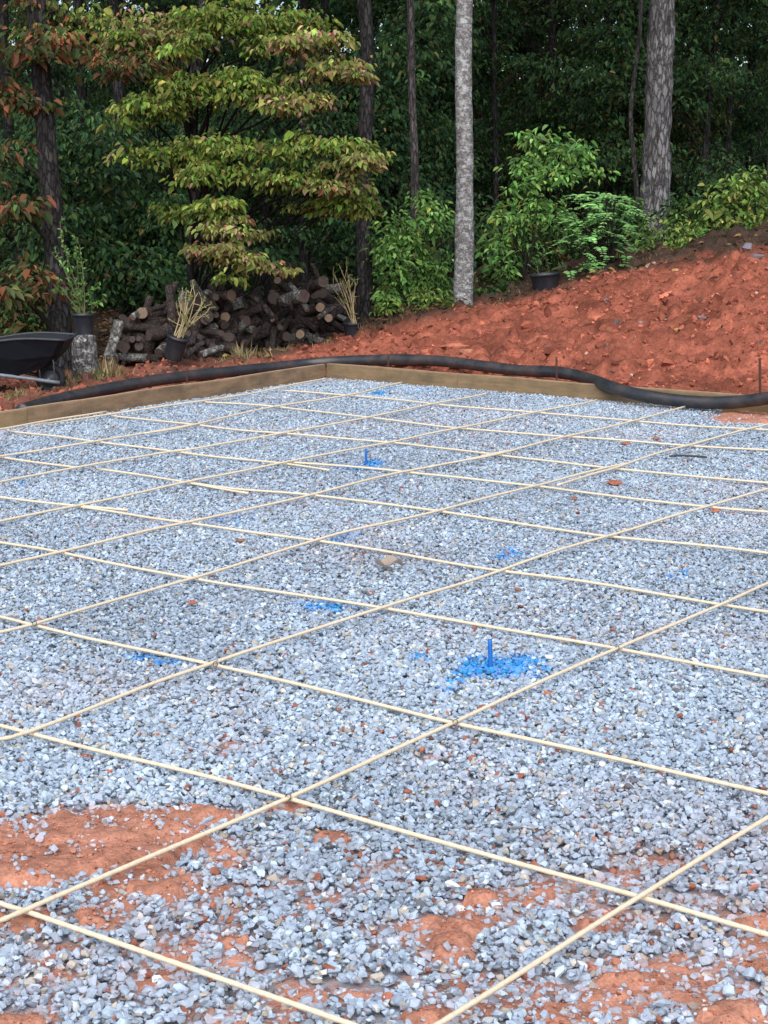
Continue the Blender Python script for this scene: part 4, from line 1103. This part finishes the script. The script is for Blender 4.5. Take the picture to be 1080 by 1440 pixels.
# ------------------------------------------------------------------ loose things on the ground
def hull_thing(name, p, size, col, label, cat, seed, flat=.65, scale=(1, 1, 1), mat=None, group=None):
    V, F = hulls(1, 18, seed, flat)[0]
    m = MB(); m.add(np.asarray(p) + V * size * np.array(scale), F, col)
    return tag(m.build(name, mat or M_clod, origin=p), label, cat, group)
def on_ground(px, py):
    """where the sight line meets the bank"""
    lo = 8.0
    for Y in np.arange(10.5, 26, .03):
        p = atd(px, py, Y)
        if p[2] <= float(ground_z(p[0], Y)): return p
    return atd(px, py, 16)
RED = (.29, .095, .062)
for k, (x, y, s, c, lab, name, cat, fl) in enumerate([
    (590, 514, .075, RED, 'large lump of red clay between the pipe and the right board', 'clay_clod', 'clod', .7),
    (600, 520, .05, RED, 'smaller clay lump touching the large one by the right board', 'clay_clod', 'clod', .7),
    (338, 526, .055, RED, 'clay lump between the pipe and the left board near the corner', 'clay_clod', 'clod', .6),
    (300, 532, .05, (.33, .11, .065), 'clay lump behind the middle of the left board', 'clay_clod', 'clod', .6),
    (640, 487, .15, (.40, .14, .085), 'broad flat slab of red clay low on the bank', 'clay_clod', 'clod', .28),
    (660, 495, .11, (.36, .15, .095), 'brownish clay slab beside the broad slab low on the bank', 'clay_clod', 'clod', .3),
    (867, 453, .05, (.09, .08, .085), 'dark grey rock standing on the bank', 'rock', 'rock', .7),
    (900, 454, .065, (.20, .19, .20), 'flat blue grey rock in the middle of the bank', 'rock', 'rock', .45),
    (932, 449, .05, (.17, .13, .13), 'flat dull grey rock right of the blue grey rock', 'rock', 'rock', .35),
    (986, 447, .045, (.19, .15, .15), 'grey rock on the right of the bank', 'rock', 'rock', .6),
    (955, 465, .045, (.50, .32, .10), 'ochre yellow stone on the bank below the grey rocks', 'rock', 'rock', .6),
    (812, 434, .035, (.50, .33, .27), 'small pale pink stone high on the bank', 'rock', 'rock', .5),
    (860, 522, .065, (.14, .07, .055), 'dark clod on the bank just above the pipe', 'clay_clod', 'clod', .5),
    (950, 381, .05, (.45, .24, .12), 'orange brown stone on the dark soil edge', 'rock', 'rock', .6),
    (1052, 348, .09, (.17, .15, .17), 'grey rock on the side of the dark soil heap', 'rock', 'rock', .5),
    (1065, 360, .08, (.15, .12, .13), 'lower grey rock at the foot of the dark soil heap', 'rock', 'rock', .4),
    (912, 374, .10, (.42, .25, .18), 'pale tan rock among the weeds at the top of the bank', 'rock', 'rock', .6)]):
    hull_thing(name, on_ground(x, y), s, c, lab, cat, 300 + k, fl)
for k, (x, y, s, lab) in enumerate([
    (865, 679, .045, 'red clay clod on the gravel below the double overlap'), (1006, 718, .03, 'red clay clod beside a crossing at the right edge'),
    (922, 616, .03, 'small red clod near the far right rods'), (880, 624, .035, 'small red clod left of the far right crossing'),
    (338, 760, .022, 'small red clod in the left middle of the gravel'), (270, 847, .024, 'red brown clod left of the blue streak'),
    (729, 829, .02, 'dark red clod above the tall blue stake'), (120, 1062, .014, 'red pebble near the lower left rod'),
    (870, 866, .012, 'tiny red chip right of the tall blue stake'), (808, 700, .02, 'small brown clod in the right middle of the gravel'),
    (650, 1243, .014, 'small red chip beside the white stone')]):
    p = at(x, y, .012); hull_thing('clay_clod', p, s, (.33, .12, .075), lab, 'clod', 330 + k, .35)
for k, (x, y, s, lab) in enumerate([(636, 1243, .018, 'large white quartz stone near the bottom centre'), (697, 1271, .012, 'white quartz stone lower right of the largest white one'), (298, 968, .020, 'white quartz stone below the left blue streak'), (370, 1160, .011, 'white pebble below the crossing by the clay patch'), (772, 924, .016, 'pale quartz stone at the end of the blue patch')]):
    p = at(x, y, .014); hull_thing('quartz_stone', p, s, (.74, .75, .77), lab, 'stone', 350 + k, .5, mat=M_stone)
# curled dead leaf and a dark stick
m = MB(); p = at(547, 794, .03); n = 7
u = np.linspace(-1, 1, n)
VV = []
for i, a in enumerate(u):
    w = .05 * (1 - abs(a) ** 1.7) + .004
    for b in (-1, -.4, .3, 1):
        VV.append(p + np.array([a * .055, b * w, .018 * b * b + .012 * math.sin(a * 4 + b)]))
idx = np.arange(n * 4).reshape(n, 4)
m.add(VV, np.stack([idx[:-1, :-1], idx[1:, :-1], idx[1:, 1:], idx[:-1, 1:]], -1).reshape(-1, 4), (.50, .40, .32))
tag(m.build('dead_leaf', M_leaf, smooth=True, origin=p), 'curled pale brown dead leaf on the gravel in the middle', 'leaf')
m = MB(); P = smooth_path([at(941, 641.5, .02), at(958, 640.5, .026), at(985, 642, .022), at(994, 643, .02)], .02)
add_tube(m, P, .006, 8)
tag(m.build('stick', M_twig, smooth=True, origin=P[0]), 'dark thin stick lying on the gravel at the right', 'stick')

# ------------------------------------------------------------------ uncountable ground cover
mb = MB(); r = np.random.default_rng(401); pr = hulls(16, 12, 7, .7)
n = 36000
X = r.uniform(-4.6, 6.0, n); Y = r.uniform(10.4, 20, n)
dd = behind(X, Y)[0]; k = dd > 0.06; X, Y = X[k], Y[k]
P = np.stack([X, Y, ground_z(X, Y)], 1)
q = red_mask(P); dens = fbm(X * 2.0, Y * 2.0, 55, 3)
k = (r.random(len(q)) < (q * .9 + .12)) & (r.random(len(q)) < sstep(.3, .62, dens) + .15)
P, q = P[k], q[k]; n = len(P)
sz = np.clip(np.exp(r.normal(-4.15, .62, n)), .005, .085)
c = (CLAY * q[:, None] + np.array([.05, .034, .028]) * (1 - q[:, None])) * np.exp(r.normal(0, .33, n))[:, None]
pxx, pyy = to_px(P)
lfm = (sstep(480, 330, pxx) * (r.random(n) < .6))[:, None]
c = c * (1 - lfm) + np.array([.11, .055, .042]) * lfm * np.exp(r.normal(0, .3, n))[:, None]
w = r.random(n) < .005; c[w] = np.array([.50, .34, .27]); sz[w] *= .7; w = (r.random(n) < .006); c[w] = np.array([.16, .14, .15])
scatter_hulls(mb, P, sz, np.clip(c, .01, .7), pr, .6, r)
tag(mb.build('loose_dirt', M_clod), 'crumbled red and brown clods strewn over the bank', 'dirt', kind='stuff')

mb = MB(); n = 19000
X = r.uniform(-8, 9, n); Y = r.uniform(14, 27, n)
P = np.stack([X, Y, ground_z(X, Y) + .012], 1); q = red_mask(P)
k = r.random(n) < np.where(q > .5, .03, .9); P = P[k]; n = len(P)
a = r.uniform(0, 2 * np.pi, n)
leaf_geo(mb, P, np.stack([np.cos(a), np.sin(a), r.normal(0, .25, n)], 1), np.stack([r.normal(0, .45, n), r.normal(-.2, .45, n), np.ones(n)], 1), np.full(n, .07) * np.exp(r.normal(0, .25, n)), np.full(n, .04),
         palette(n, [((.16, .08, .04), 3), ((.24, .15, .07), 2), ((.36, .26, .08), .7), ((.09, .05, .03), 3)], r), True, .2, .3)
tag(mb.build('fallen_leaves', M_leaf), 'brown and yellow fallen leaves littering the forest floor', 'leaf litter', kind='stuff')

def tufts(spots, label, pal, seed):
    r = np.random.default_rng(seed); mb = MB()
    for (px, py, hw, hgt, n, Y) in spots:
        k = Y / FPX
        cx = px + r.normal(0, hw * .5, n)
        X = (cx - 540) * k; YY = Y + r.normal(0, .09, n)
        P = np.stack([X, YY, ground_z(X, YY) - .01], 1)
        D = np.stack([r.normal(0, .55, n), r.normal(-.1, .5, n), np.ones(n)], 1)
        ll = hgt * k * r.uniform(.35, .85, n)
        leaf_geo(mb, P, D, np.stack([r.normal(0, 1, n), -np.ones(n), np.full(n, .3)], 1), ll, np.full(n, .007), palette(n, pal, r, .25), True, .1, .35)
    return tag(mb.build('dry_grass', M_grass), label, 'grass', kind='stuff')
STR = [((.42, .33, .19), 3), ((.30, .24, .12), 2), ((.16, .18, .07), 1.3)]
tufts([(133, 520, 22, 30, 420, 14.9), (150, 515, 22, 22, 240, 15.0), (342, 490, 14, 34, 70, 15.3), (375, 485, 36, 18, 100, 15.6), (410, 480, 20, 16, 50, 16.0), (320, 494, 24, 14, 50, 15.3), (110, 530, 14, 18, 90, 14.6), (20, 545, 30, 16, 130, 14.0), (100, 520, 10, 30, 60, 14.9), (460, 474, 16, 12, 60, 16.6)], 'dry straw coloured grass tufts by the stump and the wood heap', STR, 410)
tufts([(560, 440, 40, 14, 260, 17.0), (520, 462, 26, 12, 120, 16.6), (700, 425, 40, 12, 160, 17.6), (900, 385, 60, 10, 160, 18.2), (590, 425, 30, 20, 120, 17.6)], 'matted brown straw along the upper edge of the bank', [((.22, .13, .08), 3), ((.12, .07, .05), 3), ((.35, .26, .15), 1)], 411)

# ------------------------------------------------------------------ daylight
w = bpy.data.worlds.new('World'); SC.world = w; w.use_nodes = True
nt = w.node_tree; bg = nt.nodes['Background']
sky = nt.nodes.new('ShaderNodeTexSky'); sky.sky_type = 'NISHITA'; sky.sun_disc = False
EL, AZ_ = math.radians(47), math.radians(184)              # azimuth clockwise from +Y
sky.sun_elevation = EL; sky.sun_rotation = AZ_
sky.air_density = 1.0; sky.dust_density = 1.0; sky.ozone_density = 1.0
nt.links.new(sky.outputs[0], bg.inputs[0]); bg.inputs[1].default_value = 0.15
sl = bpy.data.lights.new('sun', 'SUN'); sl.energy = 4.5; sl.angle = math.radians(80); sl.color = (1.0, 0.985, 0.955)
so = bpy.data.objects.new('sun', sl); COL.objects.link(so)
sd = Vector((math.sin(AZ_) * math.cos(EL), math.cos(AZ_) * math.cos(EL), math.sin(EL)))
so.rotation_euler = sd.to_track_quat('Z', 'Y').to_euler()
so.location = sd * 40

SC.view_settings.view_transform = 'Standard'
SC.view_settings.look = 'None'
SC.view_settings.exposure = 0
SC.view_settings.gamma = 1
SC.cycles.use_denoising = True
SC.cycles.max_bounces = 6
SC.cycles.diffuse_bounces = 3
SC.cycles.transmission_bounces = 3
